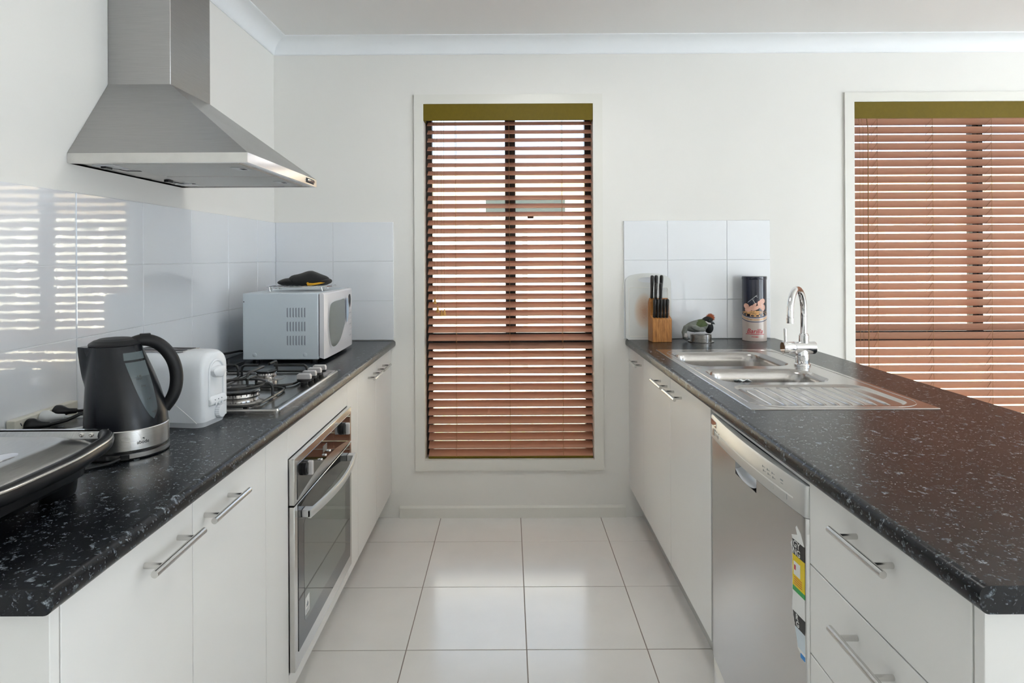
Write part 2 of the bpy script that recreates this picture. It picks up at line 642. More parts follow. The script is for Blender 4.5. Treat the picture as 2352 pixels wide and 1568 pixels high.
mb = MB().box(XL - 0.001, XL + TH - 0.003, 0.80, YB - 0.0005, 0.899, 1.4985)
obj('grout_bed', mb, M['grout'], wall_left, smooth=False)
wall_tiles(wall_left, [0.80, 1.099, 1.413, 1.727, 2.041, 2.353, 2.661, 2.969, YB - 0.001], 'left',
           {(2, 0): 0.45, (2, 1): 0.5, (2, 2): 0.5, (3, 0): 0.0, (3, 1): 0.0, (3, 2): 0.03})
for xa, xb, jn in ((XL + TH, -0.586, [-0.893]), (0.581, 1.322, [0.802, 1.103])):
    mb = MB().box(xa, xb - 0.001, YB - TH + 0.003, YB + 0.001, 0.902, 1.4985)
    obj('grout_bed', mb, M['grout'], wall_back, smooth=False)
    wall_tiles(wall_back, [xa, *jn, xb], 'back')

# cornices: concave cove along the left and back walls (mitred at the corner)
def cove(n=8, w=0.09, h=0.073):
    pts = [(0.0, ZC - h), (0.004, ZC - h)]
    for k in range(n + 1):
        a = R(90 * k / n)
        pts.append((w - 0.004 - (w - 0.012) * math.cos(a), ZC - h + 0.004 + (h - 0.010) * math.sin(a)))
    pts += [(w, ZC - 0.004), (w, ZC), (0, ZC)]
    return pts


cv = cove()
mb = MB().loft([[(XL + p, YF, z) for p, z in cv], [(XL + p, YB - p, z) for p, z in cv]], True, False)
tag(obj('trim_1', mb, M['cornice'], angle=25), 'white coved cornice along the top of the left wall', 'cornice', kind='structure')
mb = MB().loft([[(XL + p, YB - p, z) for p, z in cv], [(XR, YB - p, z) for p, z in cv]], False, True)
tag(obj('trim_2', mb, M['cornice'], angle=25), 'white coved cornice along the top of the window wall', 'cornice', kind='structure')

# skirting
mb = MB().prism([(YB, 0), (YB, 0.060), (YB - 0.006, 0.060), (YB - 0.012, 0.05), (YB - 0.012, 0)], 'x', -0.56, 0.585)
tag(obj('baseboard_back', mb, M['trim'], smooth=False), 'low white skirting board under the tall middle window', 'skirting', kind='structure')


# ------------------------------------------------------------------ windows
def window(name, label, W, mull, trans, yg):
    x0, x1, z0, z1 = W
    root = thing(name, label, 'window', ((x0 + x1) / 2, YB, z0), kind='structure')
    a = 0.044
    # architrave, mitred, slightly proud of the wall
    for side in range(4):
        ox0, ox1, oz0, oz1 = x0 - a, x1 + a, z0 - a * 1.15, z1 + a
        outer = [(ox0, oz0), (ox1, oz0), (ox1, oz1), (ox0, oz1)]
        inner = [(x0, z0), (x1, z0), (x1, z1), (x0, z1)]
        i, j = side, (side + 1) % 4
        mb = MB().prism([outer[i], outer[j], inner[j], inner[i]], 'y', YB - 0.012, YB - 0.0003)
        obj('architrave', mb, M['trim'], root, smooth=False)
    # reveal lining
    t = 0.004
    mb = MB().box(x0, x0 + t, YB - 0.012, yg, z0, z1).box(x1 - t, x1, YB - 0.012, yg, z0, z1)
    mb.box(x0 + t, x1 - t, YB - 0.012, yg, z1 - t, z1).box(x0 + t, x1 - t, YB - 0.012, yg, z0, z0 + t)
    obj('reveal', mb, M['trim'], root, smooth=False)
    # dark aluminium frame
    fw, fd = 0.032, 0.045
    mb = MB().box(x0 + t, x0 + t + fw, yg, yg + fd, z0, z1).box(x1 - t - fw, x1 - t, yg, yg + fd, z0, z1)
    mb.box(x0 + t + fw, x1 - t - fw, yg, yg + fd, z1 - fw, z1).box(x0 + t + fw, x1 - t - fw, yg, yg + fd, z0, z0 + fw * 0.7)
    obj('frame', mb, M['bronze'], root, smooth=False)
    mb = MB().box(x0 + t + fw, x1 - t - fw, yg - 0.002, yg + fd, trans[0], trans[1])
    obj('transom', mb, M['bronze'], root, bevel=0.002)
    w_ = (mull[1] - mull[0])
    mb = MB().box(mull[0], mull[0] + w_ * 0.46, yg + 0.002, yg + fd, trans[1], z1 - fw)
    mb.box(mull[0] + w_ * 0.54, mull[1], yg - 0.004, yg + fd - 0.01, trans[1], z1 - fw)
    mb.box(mull[0] + w_ * 0.46, mull[0] + w_ * 0.54, yg + 0.006, yg + fd - 0.012, trans[1], z1 - fw)
    obj('mullion', mb, M['bronze'], root, smooth=False)
    yp = yg + fd * 0.55
    for (a0, a1, b0, b1) in ((x0 + t + fw, mull[0], trans[1], z1 - fw), (mull[1], x1 - t - fw, trans[1], z1 - fw),
                             (x0 + t + fw, x1 - t - fw, z0 + fw * 0.7, trans[0])):
        obj('pane', MB().box(a0, a1, yp, yp + 0.004, b0, b1), M['glass'], root, smooth=False)
    # little catch screw marks on the jamb
    return root


YG = 3.288
win1 = window('window_1', 'tall narrow dark-framed window in the middle of the far wall, behind its blind', W1, (-0.020, 0.034), (0.862, 0.925), YG)
win2 = window('window_2', 'wide dark-framed window at the far right, behind its blind', W2, (2.415, 2.465), (0.862, 0.925), YG)


# ------------------------------------------------------------------ outdoors
g_mulch = ground_mat('sunny_mulch', [(0.3, lin((150, 138, 110))), (0.5, lin((215, 208, 185))), (0.62, lin((220, 214, 160))), (0.75, lin((180, 190, 120)))], 16)
mb = MB()
mb.loft([[(-14, 3.33, -0.10), (18, 3.33, -0.10)], [(-14, 4.6, 0.04), (18, 4.6, 0.04)], [(-14, 6.0, 0.27), (18, 6.0, 0.27)], [(-14, 60, 0.3), (18, 60, 0.3)]],
        False, False, False)
tag(obj('garden_ground', mb, g_mulch, smooth=False), 'sunlit mulched garden bed outside the windows', 'ground', kind='structure')
mb = MB().box(-40, 40, -40, YF - WT, -0.25, -0.13).box(XR + WT, 40, YF - WT, 3.33, -0.25, -0.13).box(-40, XL - WT, YF - WT, 3.33, -0.25, -0.13)
tag(obj('yard_ground', mb, mat('pale_paving', (0.56, 0.60, 0.64), 0.9, var=0.1), smooth=False), 'pale paved yard around the house', 'ground', kind='structure')  # unseen yard, made pale and bluish to bounce cool light indoors

fence = thing('boundary_fence', 'cream sheet-metal boundary fence seen washed out through the blinds', 'fence', (2, 5.9, 0.2))
m_f = mat('cream_fence_sheet', (0.72, 0.67, 0.55), 0.6)
for k in range(8):
    xa = -7.0 + 2.4 * k
    pts = []
    nn = 16
    for q in range(nn + 1):
        pts.append((xa + 0.03 + 2.34 * q / nn, 5.90 + (0.015 if q % 2 else -0.015)))
    ring = pts + [(p[0], p[1] + 0.006) for p in reversed(pts)]
    mb = MB().prism(ring, 'z', 0.27, 1.68)
    obj('panel', mb, m_f, fence, smooth=False)
    obj('post', MB().box(xa - 0.03, xa + 0.03, 5.86, 5.94, 0.2, 1.72), m_f, fence, smooth=False)
obj('rail', MB().box(-7, 12.2, 5.86, 5.94, 1.68, 1.72), m_f, fence, smooth=False)

house = thing('neighbour_house', 'pale brick neighbouring house with white gutter beyond the fence', 'house', (2, 9.4, 0.3))
m_b = mat('peach_brick', (0.72, 0.60, 0.50), 0.8, var=0.15, vscale=12, stretch=(1, 1, 3))
obj('brick_wall', MB().box(-8, 14, 9.6, 9.8, 0.25, 2.52), m_b, house, smooth=False)
obj('eave', MB().box(-8.3, 14.3, 9.1, 9.8, 2.50, 2.56), M['cornice'], house, smooth=False)
obj('gutter', MB().prism([(9.0, 2.50), (9.12, 2.50), (9.12, 2.62), (8.98, 2.62)], 'x', -8.3, 14.3), mat('grey_gutter', (0.30, 0.29, 0.27), 0.5), house, smooth=False)
obj('roof', MB().prism([(9.05, 2.60), (9.1, 2.70), (13.0, 3.3), (13.0, 2.56), (9.8, 2.56)], 'x', -8.3, 14.3), mat('pale_roof_sheet', (0.62, 0.60, 0.58), 0.7), house, smooth=False)
wf = obj('window_frame', MB().box(-0.45, 0.95, 9.56, 9.60, 1.95, 2.25), M['cornice'], house, smooth=False)
obj('pane', MB().box(-0.35, 0.85, 9.55, 9.56, 2.0, 2.2), M['gauge'], wf, smooth=False)


# ------------------------------------------------------------------ venetian blinds
def blind(name, label, W, xa, xb, z_top, z_bot, n, w, ang_fn, ladders, valance, bottom_rail, tap, cords, yb, ladder_diag):
    root = thing(name, label, 'blind', ((xa + xb) / 2, yb, z_bot))
    x0, x1, z0, z1 = W
    mb = MB().prism([(YB - 0.010, valance[0]), (YB - 0.010, valance[1]), (YB - 0.002, valance[1]), (YB - 0.002, valance[0])], 'x', x0 + 0.002, x1 - 0.002)
    mb.box(x0 + 0.002, x0 + 0.010, YB - 0.002, YB + 0.06, valance[0], valance[1]).box(x1 - 0.010, x1 - 0.002, YB - 0.002, YB + 0.06, valance[0], valance[1])
    o = obj('valance', mb, M['valance'], root, bevel=0.0015)
    o['label'] = 'olive green valance board'
    obj('head_rail', MB().box(xa, xb, YB + 0.005, YB + 0.055, valance[0] + 0.015, valance[1] - 0.003), M['slat'], root, smooth=False)
    # a slightly crowned slat
    prof = []
    th = 0.0028
    for k in range(5):
        u = -w / 2 + w * k / 4
        prof.append((u, 0.0012 * (1 - (2 * u / w) ** 2)))
    outline = [(u, v + th / 2) for u, v in prof] + [(u, v - th / 2) for u, v in reversed(prof)]
    mbs = MB().prism(outline, 'x', 0, xb - xa)
    me0 = None
    pitch = (z_top - z_bot) / (n - 1)
    for k in range(n):
        z = z_top - pitch * k
        a = ang_fn(z)
        if me0 is None:
            o = obj('slat', mbs, M['slat'], None, smooth=True, angle=30)
            me0 = o.data
        else:
            o = bpy.data.objects.new('slat', me0)
            C.objects.link(o)
        o.parent = root
        o.matrix_local = Matrix.Translation((xa - root.location.x, 0, z - root.location.z + random.uniform(-0.0006, 0.0006))) @ \
            Matrix.Rotation(R(random.uniform(-0.05, 0.05)), 4, 'Y') @ Matrix.Rotation(a + R(random.uniform(-0.6, 0.6)), 4, 'X')
    # bottom rail
    o = obj('bottom_rail', MB().box(xa, xb, yb - 0.024, yb + 0.024, bottom_rail[0], bottom_rail[1]), M['valance'], root, bevel=0.003)
    o['label'] = 'olive green bottom rail'
    # ladder cords, front and back, with rungs beneath each slat
    for lx in ladders:
        zt, zb_ = valance[0] + 0.01, bottom_rail[1]
        mb = MB()
        pf, pb = [], []
        for k in range(n + 1):
            z = zt + (zb_ - zt) * k / n
            pf.append((lx, yb - w / 2 - 0.0012 + 0.0015 * (k % 2), z))
            pb.append((lx, yb + w / 2 + 0.0012, z))
        mb.tube(pf, 0.0009, 5)
        mb.tube(pb, 0.0009, 5)
        for k in range(n):
            z = z_top - pitch * k
            a = ang_fn(z)
            dy, dz = math.cos(a) * w / 2, math.sin(a) * w / 2
            mb.tube([(lx, yb - dy, z - dz - 0.0028), (lx, yb + dy, z + dz - 0.0028)], 0.0007, 4)
            mb.tube([(lx - 0.004, yb - dy - 0.001, z - dz), (lx, yb - dy - 0.002, z - dz + 0.001)], 0.0014, 5)
        obj('ladder_cord', mb, M['cord'], root)
    # pull cords with tassels
    for (cx, zb_, th_) in cords:
        mb = MB()
        yy = yb - w / 2 - 0.008
        mb.tube([(cx, yb - w / 2 + 0.006, valance[0] + 0.02), (cx + 0.0008, yy, valance[0] - 0.05), (cx, yy, (zb_ + valance[0]) / 2), (cx, yy, zb_)], th_, 5)
        c_ = obj('pull_cord', mb, M['cord'], root)
        if tap:
            mb = MB().lathe([(0.001, 0.0), (0.003, -0.002), (0.0045, -0.012), (0.0095, -0.030), (0.0092, -0.032), (0.001, -0.033)], (cx, yy, zb_), 12)
            t_ = obj('tassel', mb, M['tassel'], c_)
            t_['label'] = 'amber wooden tassel'
    return root


YBL = YB + 0.036
# middle window: room-side edge of each slat hangs low
blind('venetian_blind', 'narrow terracotta venetian blind on the tall middle window, slats half open', W1, -0.4155, 0.4240,
      2.003, 0.3157, 41, 0.050, lambda z: R(30.5), [-0.272, 0.002, 0.272], (2.011, 2.096), (0.2935, 0.3055),
      True, [(-0.378, 1.115, 0.0008), (-0.364, 1.072, 0.0008), (-0.344, 1.053, 0.0008), (-0.330, 1.057, 0.0008)], YBL, False)
# right window: room-side edge high, angle eases with height
blind('venetian_blind', 'wide terracotta venetian blind on the far right window, slats nearly closed', W2, 1.752, 3.184,
      2.003, 0.3157, 41, 0.050, lambda z: -(R(41.5) - math.atan((z - 1.315) / 3.2)), [1.878, 2.16, 2.46, 2.75, 3.04], (2.012, 2.096), (0.2935, 0.3055),
      True, [(1.784, 0.70, 0.0009), (1.801, 0.68, 0.0009), (1.826, 0.66, 0.0024)], YBL, True)


# ------------------------------------------------------------------ worktops
def worktop(name, label, xf, xb, y0, y1, zt, th, hole=None, r=0.013):
    """post-formed top: rounded nose on the room side; the hole lets the sink through"""
    s = 1 if xf < xb else -1
    nose = []
    n = 7
    for k in range(n + 1):
        a = R(90 * k / n)
        nose.append((xf + s * (r - r * math.sin(a)), zt - r + r * math.cos(a)))
    for k in range(n + 1):
        a = R(90 * k / n)
        nose.append((xf + s * (r - r * math.cos(a)), zt - th + r - r * math.sin(a)))
    root = thing(name, label, 'worktop', ((xf + xb) / 2, (y0 + y1) / 2, zt - th))
    mb = MB()
    ring = nose
    mb.loft([[(p[0], y0, p[1]) for p in ring], [(p[0], y1, p[1]) for p in ring]], False, False, False)
    xi = xf + s * r
    cells_x = [xi, xb]
    cells_y = [y0, y1]
    if hole:
        cells_x = [xi, hole[0], hole[1], xb]
        cells_y = [y0, hole[2], hole[3], y1]
    for i in range(len(cells_x) - 1):
        for j in range(len(cells_y) - 1):
            if hole and i == 1 and j == 1:
                continue
            for z in (zt, zt - th):
                mb.add([(cells_x[i], cells_y[j], z), (cells_x[i + 1], cells_y[j], z), (cells_x[i + 1], cells_y[j + 1], z), (cells_x[i], cells_y[j + 1], z)], [(0, 1, 2, 3)])
    for (pa, pb) in ((((xb, y0)), (xb, y1)), ((xi, y1), (xb, y1))):
        mb.add([(pa[0], pa[1], zt), (pb[0], pb[1], zt), (pb[0], pb[1], zt - th), (pa[0], pa[1], zt - th)], [(0, 1, 2, 3)])
    if hole:
        c = [(hole[0], hole[2]), (hole[1], hole[2]), (hole[1], hole[3]), (hole[0], hole[3])]
        for q in range(4):
            pa, pb = c[q], c[(q + 1) % 4]
            mb.add([(pa[0], pa[1], zt), (pb[0], pb[1], zt), (pb[0], pb[1], zt - th), (pa[0], pa[1], zt - th)], [(0, 1, 2, 3)])
    obj('slab', mb, M['top'], root, angle=30)
    cap = [(p[0], p[1]) for p in nose] + [(xb, zt - th), (xb, zt)]
    mb = MB().prism(cap, 'y', y0 - 0.0012, y0)
    o = obj('end_cap', mb, M['top'], root, smooth=False)
    return root


ZTOP = 0.899
TKL = 0.034
worktop('worktop', 'dark speckled laminate worktop on the left run, under the kettle and cooktop', -0.579, XL + 0.0006, 0.799, YB - 0.0008, ZTOP, TKL)
SX0, SX1, SY0, SY1 = 0.652, 1.166, 1.705, 2.820
worktop('worktop', 'dark speckled laminate worktop on the right peninsula, holding the sink', 0.588, 1.345, 0.793, YB - 0.0008, ZTOP + 0.002, 0.036,
        hole=(SX0 + 0.02, SX1 - 0.02, SY0 + 0.02, SY1 - 0.02))
ZB = 0.8649   # underside of both tops


# ------------------------------------------------------------------ cabinets
def bar_handle(parent, xface, s, ya, yb, z, out=0.033, r=0.006):
    """horizontal bar handle; s=+1 stands out towards +x"""
    x = xface + s * out
    mb = MB().cyl((x, ya, z), (x, yb, z), r, 16)
    for yy in (ya + 0.03, yb - 0.03):
        mb.cyl((xface, yy, z), (x, yy, z), r * 0.82, 12)
    return obj('handle', mb, M['steelflat'], parent, angle=40)


def door(parent, xface, s, y0, y1, z0, z1, name='door'):
    mb = MB().box(xface, xface - s * 0.017, y0, y1, z0, z1)
    return obj(name, mb, M['cabinet'], parent, bevel=0.0012)


def carcass(parent, x_front, x_back, y0, y1, z0, open_mid=False, shelf=True):
    """open-fronted box made of panels"""
    t = 0.016
    mb = MB()
    mb.box(x_front, x_back, y0, y0 + t, z0, ZB - 0.001)
    mb.box(x_front, x_back, y1 - t, y1, z0, ZB - 0.001)
    mb.box(x_front, x_back, y0 + t, y1 - t, z0, z0 + t)
    s = 1 if x_back > x_front else -1
    mb.box(x_back, x_back - s * 0.006, y0 + t, y1 - t, z0 + t, ZB - 0.001)
    if not open_mid:
        mb.box(x_front, x_front + s * 0.08, y0 + t, y1 - t, ZB - 0.017, ZB - 0.001)
    o = obj('carcass', mb, M['cabinet'], parent, smooth=False)
    mb = MB().box(x_front + s * 0.05, x_front + s * 0.066, y0, y1, 0.0, z0)
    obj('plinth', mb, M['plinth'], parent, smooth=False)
    return o


XFL = -0.602
c1 = thing('base_cabinet', 'white two-door base cabinet nearest on the left, bar handles meeting in the middle', 'cabinet', (-0.9, 1.19, 0))
obj('end_panel', MB().box(XL + 0.001, XFL, 0.8235, 0.8415, 0, ZB - 0.0005), M['cabinet'], c1, bevel=0.001)
carcass(c1, XFL - 0.019, XL + 0.002, 0.8418, 1.5525, 0.13)
d = door(c1, XFL, 1, 0.8445, 1.1945, 0.131, 0.861)
bar_handle(d, XFL, 1, 1.008, 1.172, 0.812)
d = door(c1, XFL, 1, 1.1975, 1.5520, 0.131, 0.861)
bar_handle(d, XFL, 1, 1.213, 1.377, 0.812)

c2 = thing('oven_cabinet', 'white oven housing with plain filler panels around the built-in oven', 'cabinet', (-0.9, 2.02, 0))
carcass(c2, XFL - 0.019, XL + 0.002, 1.5530, 2.4935, 0.13, open_mid=True)
obj('filler_panel', MB().box(XFL, XFL - 0.017, 1.5550, 1.7095, 0.131, 0.861), M['cabinet'], c2, bevel=0.001)
obj('filler_panel', MB().box(XFL, XFL - 0.017, 2.3355, 2.4920, 0.131, 0.861), M['cabinet'], c2, bevel=0.001)
obj('top_panel', MB().box(XFL, XFL - 0.017, 1.7115, 2.3335, 0.772, 0.861), M['cabinet'], c2, bevel=0.001)
obj('bottom_panel', MB().box(XFL, XFL - 0.017, 1.7115, 2.3335, 0.131, 0.186), M['cabinet'], c2, bevel=0.001)
obj('oven_shelf', MB().box(XFL - 0.02, XL + 0.01, 1.5695, 2.4770, 0.168, 0.186), M['cabinet'], c2, smooth=False)

c3 = thing('base_cabinet', 'white two-door base cabinet at the far end of the left run, below the microwave', 'cabinet', (-0.9, 2.85, 0))
carcass(c3, XFL - 0.019, XL + 0.002, 2.4940, 3.2035, 0.13)
d = door(c3, XFL, 1, 2.4955, 2.8330, 0.131, 0.861)
bar_handle(d, XFL, 1, 2.652, 2.816, 0.808)
d = door(c3, XFL, 1, 2.8360, 3.2020, 0.131, 0.861)
bar_handle(d, XFL, 1, 2.852, 3.016, 0.808)

XFR = 0.604
c4 = thing('base_cabinet', 'narrow white one-door base cabinet touching the far wall on the right run', 'cabinet', (0.9, 3.03, 0))
carcass(c4, XFR + 0.019, 1.20, 2.8525, 3.2035, 0.155)
d = door(c4, XFR, -1, 2.8540, 3.2020, 0.156, 0.861)
bar_handle(d, XFR, -1, 2.862, 3.022, 0.819)
c5 = thing('sink_cabinet', 'white two-door base cabinet under the sink, left of the dishwasher', 'cabinet', (0.9, 2.37, 0))
mb = MB()
mb.box(XFR + 0.019, 1.20, 1.9000, 1.916, 0.155, ZB - 0.001).box(XFR + 0.019, 1.20, 2.836, 2.8515, 0.155, ZB - 0.001)
mb.box(XFR + 0.019, 1.20, 1.916, 2.836, 0.155, 0.171)
mb.box(1.194, 1.20, 1.916, 2.836, 0.171, ZB - 0.001)
obj('carcass', mb, M['cabinet'], c5, smooth=False)
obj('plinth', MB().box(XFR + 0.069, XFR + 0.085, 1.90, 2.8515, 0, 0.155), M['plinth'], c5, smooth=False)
d = door(c5, XFR, -1, 2.3780, 2.8510, 0.156, 0.861)
bar_handle(d, XFR, -1, 2.392, 2.556, 0.819)
d = door(c5, XFR, -1, 1.9015, 2.3750, 0.156, 0.861)
bar_handle(d, XFR, -1, 2.190, 2.354, 0.819)
c6 = thing('drawer_cabinet', 'white four-drawer unit at the near end of the right run', 'cabinet', (0.9, 1.05, 0))
carcass(c6, XFR + 0.019, 1.20, 0.8255, 1.2745, 0.155)
obj('end_panel', MB().box(XFR, 1.30, 0.8055, 0.8235, 0, ZB - 0.0005), M['cabinet'], c6, bevel=0.001)
for (za, zb_) in ((0.6965, 0.861), (0.5165, 0.6935), (0.3365, 0.5135), (0.1565, 0.3335)):
    d = door(c6, XFR, -1, 0.8275, 1.2740, za, zb_, 'drawer')
    bar_handle(d, XFR, -1, 0.968, 1.132, (zb_ - 0.035) if zb_ > 0.8 else zb_ - 0.045)
pb = thing('peninsula_back_panel', 'white panel closing the back of the peninsula below the far edge of the worktop', 'panel', (1.22, 2.0, 0))
obj('panel', MB().box(1.203, 1.219, 0.8240, 3.2035, 0, ZB - 0.0005), M['cabinet'], pb, smooth=False)
obj('rail', MB().box(0.6085, 0.620, 1.2765, 1.899, 0.8500, ZB - 0.0005), M['cabinet'], pb, smooth=False)


# ------------------------------------------------------------------ dishwasher
dw = thing('dishwasher', 'stainless freestanding dishwasher between the drawers and the sink cabinet', 'dishwasher', (0.9, 1.583, 0))
DY0, DY1 = 1.2800, 1.8870
DYC, DHW = (DY0 + DY1) / 2, (DY1 - DY0) / 2


def dwx(y, extra=0.0):
    u = (y - DYC) / DHW
    e = 0.0
    if abs(u) > 0.978:
        e = 0.008 * ((abs(u) - 0.978) / 0.022) ** 2
    return 0.601 - 0.014 * (1 - u * u) + e - extra


def dw_strip(y0, y1, z0, z1, extra=0.0, n=20, thick=0.02, top_in=0.0, ch=0.004):
    yy = sorted({y0 + (y1 - y0) * k / n for k in range(n + 1)} | {y for y in (DY0 + 0.002, DY0 + 0.004, DY0 + 0.0066, DY1 - 0.002, DY1 - 0.004, DY1 - 0.0066) if y0 < y < y1})
    mb = MB()
    rings = []
    for y in yy:
        xa = dwx(y, extra)
        rings.append([(xa + thick, y, z0), (xa, y, z0), (xa, y, z1 - ch), (xa + ch * 0.75 + top_in, y, z1), (xa + thick, y, z1)])
    mb.loft(rings, True, True)
    return mb


obj('body', MB().box(0.628, 1.18, DY0 + 0.004, DY1 - 0.004, 0.02, 0.8460), M['silver'], dw, smooth=False)
o = obj('top_strip', dw_strip(DY0 + 0.002, DY1 - 0.002, 0.8420, 0.8475, -0.004, thick=0.03), M['blackmatte'], dw, smooth=False)
o['label'] = 'dark recessed top edge'
cp = obj('control_panel', dw_strip(DY0, DY1, 0.783, 0.8480, 0.001, 24), M['silver'], dw)
obj('crease_line', dw_strip(1.33, 1.86, 0.8085, 0.8094, 0.0016, 20, 0.002), M['white'], cp, smooth=False)
mb = dw_strip(DY0, DY1, 0.138, 0.750, 0.0, 24, ch=0.00005)
hy0, hy1 = 1.508, 1.648
for (a, b) in ((DY0, hy0), (hy1, DY1)):
    q = dw_strip(a, b, 0.750, 0.7815, 0.0, 10, ch=0.00005)
    mb.add(q.v, q.f)
dd = obj('door', mb, M['dish'], dw, angle=30)
# recessed finger scoop
rings = []
for k in range(9):
    y = hy0 + (hy1 - hy0) * k / 8
    u = (k / 4 - 1)
    dip = 0.0 + 0.018 * (abs(u) ** 3)
    ring = []
    for q in range(7):
        a = R(90 * q / 6)
        ring.append((dwx(y) + 0.0 + 0.026 * math.sin(a), y, 0.750 + dip * 0.7 + 0.024 * (1 - math.cos(a))))
    rings.append(ring)
mb = MB().loft(rings, False, False, False)
o = obj('finger_scoop', mb, M['whiteplastic'], dd, angle=60)
o['label'] = 'white curved finger scoop'
mb = MB().box(0.616, 0.627, hy0, hy1, 0.750, 0.783)
obj('scoop_back', mb, M['blackmatte'], dd, smooth=False)
kp = obj('kick_panel', dw_strip(DY0, DY1, 0.008, 0.130, -0.004, 20), M['silver'], dw)
for yy in (DY0 + 0.05, DY1 - 0.05):
    obj('foot', MB().cyl((0.70, yy, 0.0), (0.70, yy, 0.02), 0.02), M['blackplastic'], dw)
# badge, buttons, indicator marks
def dw_patch(y0, y1, z0, z1, h, m, name, parent, lbl=None):
    mb = MB()
    rings = []
    for k in range(3):
        y = y0 + (y1 - y0) * k / 2
        rings.append([(dwx(y, 0.0012), y, z0), (dwx(y, 0.0012 + h), y, z0), (dwx(y, 0.0012 + h), y, z1), (dwx(y, 0.0012), y, z1)])
    mb.loft(rings, True, True)
    o = obj(name, mb, m, parent, smooth=False)
    if lbl:
        o['label'] = lbl
    return o


dw_patch(1.815, 1.875, 0.8215, 0.838, 0.0015, M['chrome'], 'badge', cp, 'bright metal badge')
dw_patch(1.835, 1.848, 0.796, 0.814, 0.0030, M['dullchrome'], 'button', cp)
dw_patch(1.795, 1.815, 0.796, 0.8045, 0.0015, M['silver'], 'button', cp)
dw_patch(1.415, 1.442, 0.794, 0.8055, 0.0015, M['silver'], 'button', cp)
dw_patch(1.355, 1.382, 0.794, 0.8055, 0.0015, M['silver'], 'button', cp)
for k in range(3):
    for j in range(2):
        y = 1.470 - 0.024 * k - j * 0.004
        z = 0.828 - 0.0085 * j
        dw_patch(y - 0.0018, y + 0.0018, z - 0.0022, z + 0.0022, 0.0004, M['greymark'], 'indicator', cp)
        dw_patch(y - 0.0120, y - 0.0035, z - 0.0006, z + 0.0006, 0.0003, M['greymark'], 'indicator_mark', cp)
for y, z in ((1.826, 0.812), (1.812, 0.812), (1.790, 0.812)):
    dw_patch(y - 0.0015, y + 0.0015, z - 0.002, z + 0.002, 0.0004, M['slot'], 'indicator', cp)
dw_patch(1.372, 1.384, 0.826, 0.829, 0.0003, M['greymark'], 'indicator_mark', cp)
dw_patch(1.372, 1.382, 0.820, 0.8215, 0.0003, M['greymark'], 'indicator_mark', cp)

# torn energy rating sticker: outline in (y, z)
def stick(pts, m, name, parent, lift=0.0004):
    mb = MB()
    n = len(pts)
    v = [(dwx(y, lift), y, z) for y, z in pts] + [(dwx(y, lift) + 0.0006, y, z) for y, z in pts]
    mb.add(v, [tuple(range(n)), tuple(range(n, 2 * n))[::-1]] + [(i, (i + 1) % n, n + (i + 1) % n, n + i) for i in range(n)])
    return obj(name, mb, m, parent, smooth=False)


random.seed(11)
yn = 1.2875


def torn(z):
    # ragged far edge of the sticker
    return 1.336 - 0.0012 * math.sin(z * 160) + random.uniform(-0.0010, 0.0010) - 0.30 * max(0, (0.57 - z))


back = [(1.2905, 0.722), (1.302, 0.742), (1.318, 0.7535), (1.322, 0.748), (1.316, 0.735), (1.338, 0.727), (1.334, 0.718), (1.342, 0.708)]
z = 0.70
while z > 0.505:
    back.append((torn(z), z))
    z -= 0.008
back += [(1.316, 0.500), (1.301, 0.492), (1.290, 0.4855), (yn - 0.001, 0.4860)]
lab = stick(back, M['white'], 'energy_label', dd, 0.0005)
lab['label'] = 'torn energy rating sticker with yellow, green and black bands'


def band(z0, z1, m, name='colour_band', y1=None, y0=yn, lift=0.0009):
    n = 6
    pts = [(y0, z0), (y0, z1)]
    for k in range(n + 1):
        zz = z1 + (z0 - z1) * k / n
        pts.append(((y1 if y1 else 1.3345 - 0.30 * max(0, (0.57 - zz)) - (0.0010 if k % 2 else 0)), zz))
    return stick(pts, m, name, lab, lift)


band(0.6895, 0.7205, M['black'])
band(0.6240, 0.6892, M['labelyellow'])
band(0.6135, 0.6237, M['labelgreen'])
band(0.5413, 0.5697, M['black'])
band(0.5030, 0.5410, M['labelpale'])
band(0.4870, 0.4965, M['labelblue'], y1=1.3045)
band(0.6480, 0.6760, M['white'], y1=1.329, y0=1.304, lift=0.0013)
band(0.6590, 0.6690, M['red'], y1=1.3265, y0=1.3205, lift=0.0017)


def dw_text(s, size, yc, zc, m, parent, lift=0.0014):
    t = text_mb(s, size, 0.0003, bold=0.0002)
    t.v = [(dwx(yc - p[0], lift) + p[2], yc - p[0], zc + p[1]) for p in t.v]   # read from the aisle: +text x runs to -y
    return obj('lettering', t, m, parent, smooth=False)


dw_text('GY', 0.0195, 1.3175, 0.7125, M['white'], lab)
dw_text('NG', 0.0195, 1.3175, 0.6970, M['white'], lab)
dw_text('R', 0.0165, 1.3165, 0.5625, M['white'], lab)
dw_text('G', 0.0165, 1.3140, 0.5490, M['white'], lab)
for k in range(4):
    stick([(1.298, 0.6440 - k * 0.0045), (1.327, 0.6440 - k * 0.0045), (1.327, 0.6430 - k * 0.0045), (1.298, 0.6430 - k * 0.0045)], M['red'], 'print_line', lab, 0.0013)


# ------------------------------------------------------------------ sink and tap
ZS = ZTOP + 0.002
sink = thing('kitchen_sink', 'stainless double-bowl sink with ribbed drainer set in the right worktop', 'sink', (0.9, 2.26, ZS))
B1 = (0.686, 1.074, 2.375, 2.745, 0.075)
B2 = (0.700, 1.072, 2.066, 2.318, 0.070)
DR = (0.705, 1.122, 1.742, 2.030, 0.055)
zp = ZS + 0.0022
mbf = bmesh.new()


def add_loop(bm, pts):
    vs_ = [bm.verts.new(p) for p in pts]
    es = [bm.edges.new((vs_[i], vs_[(i + 1) % len(vs_)])) for i in range(len(vs_))]
    return es


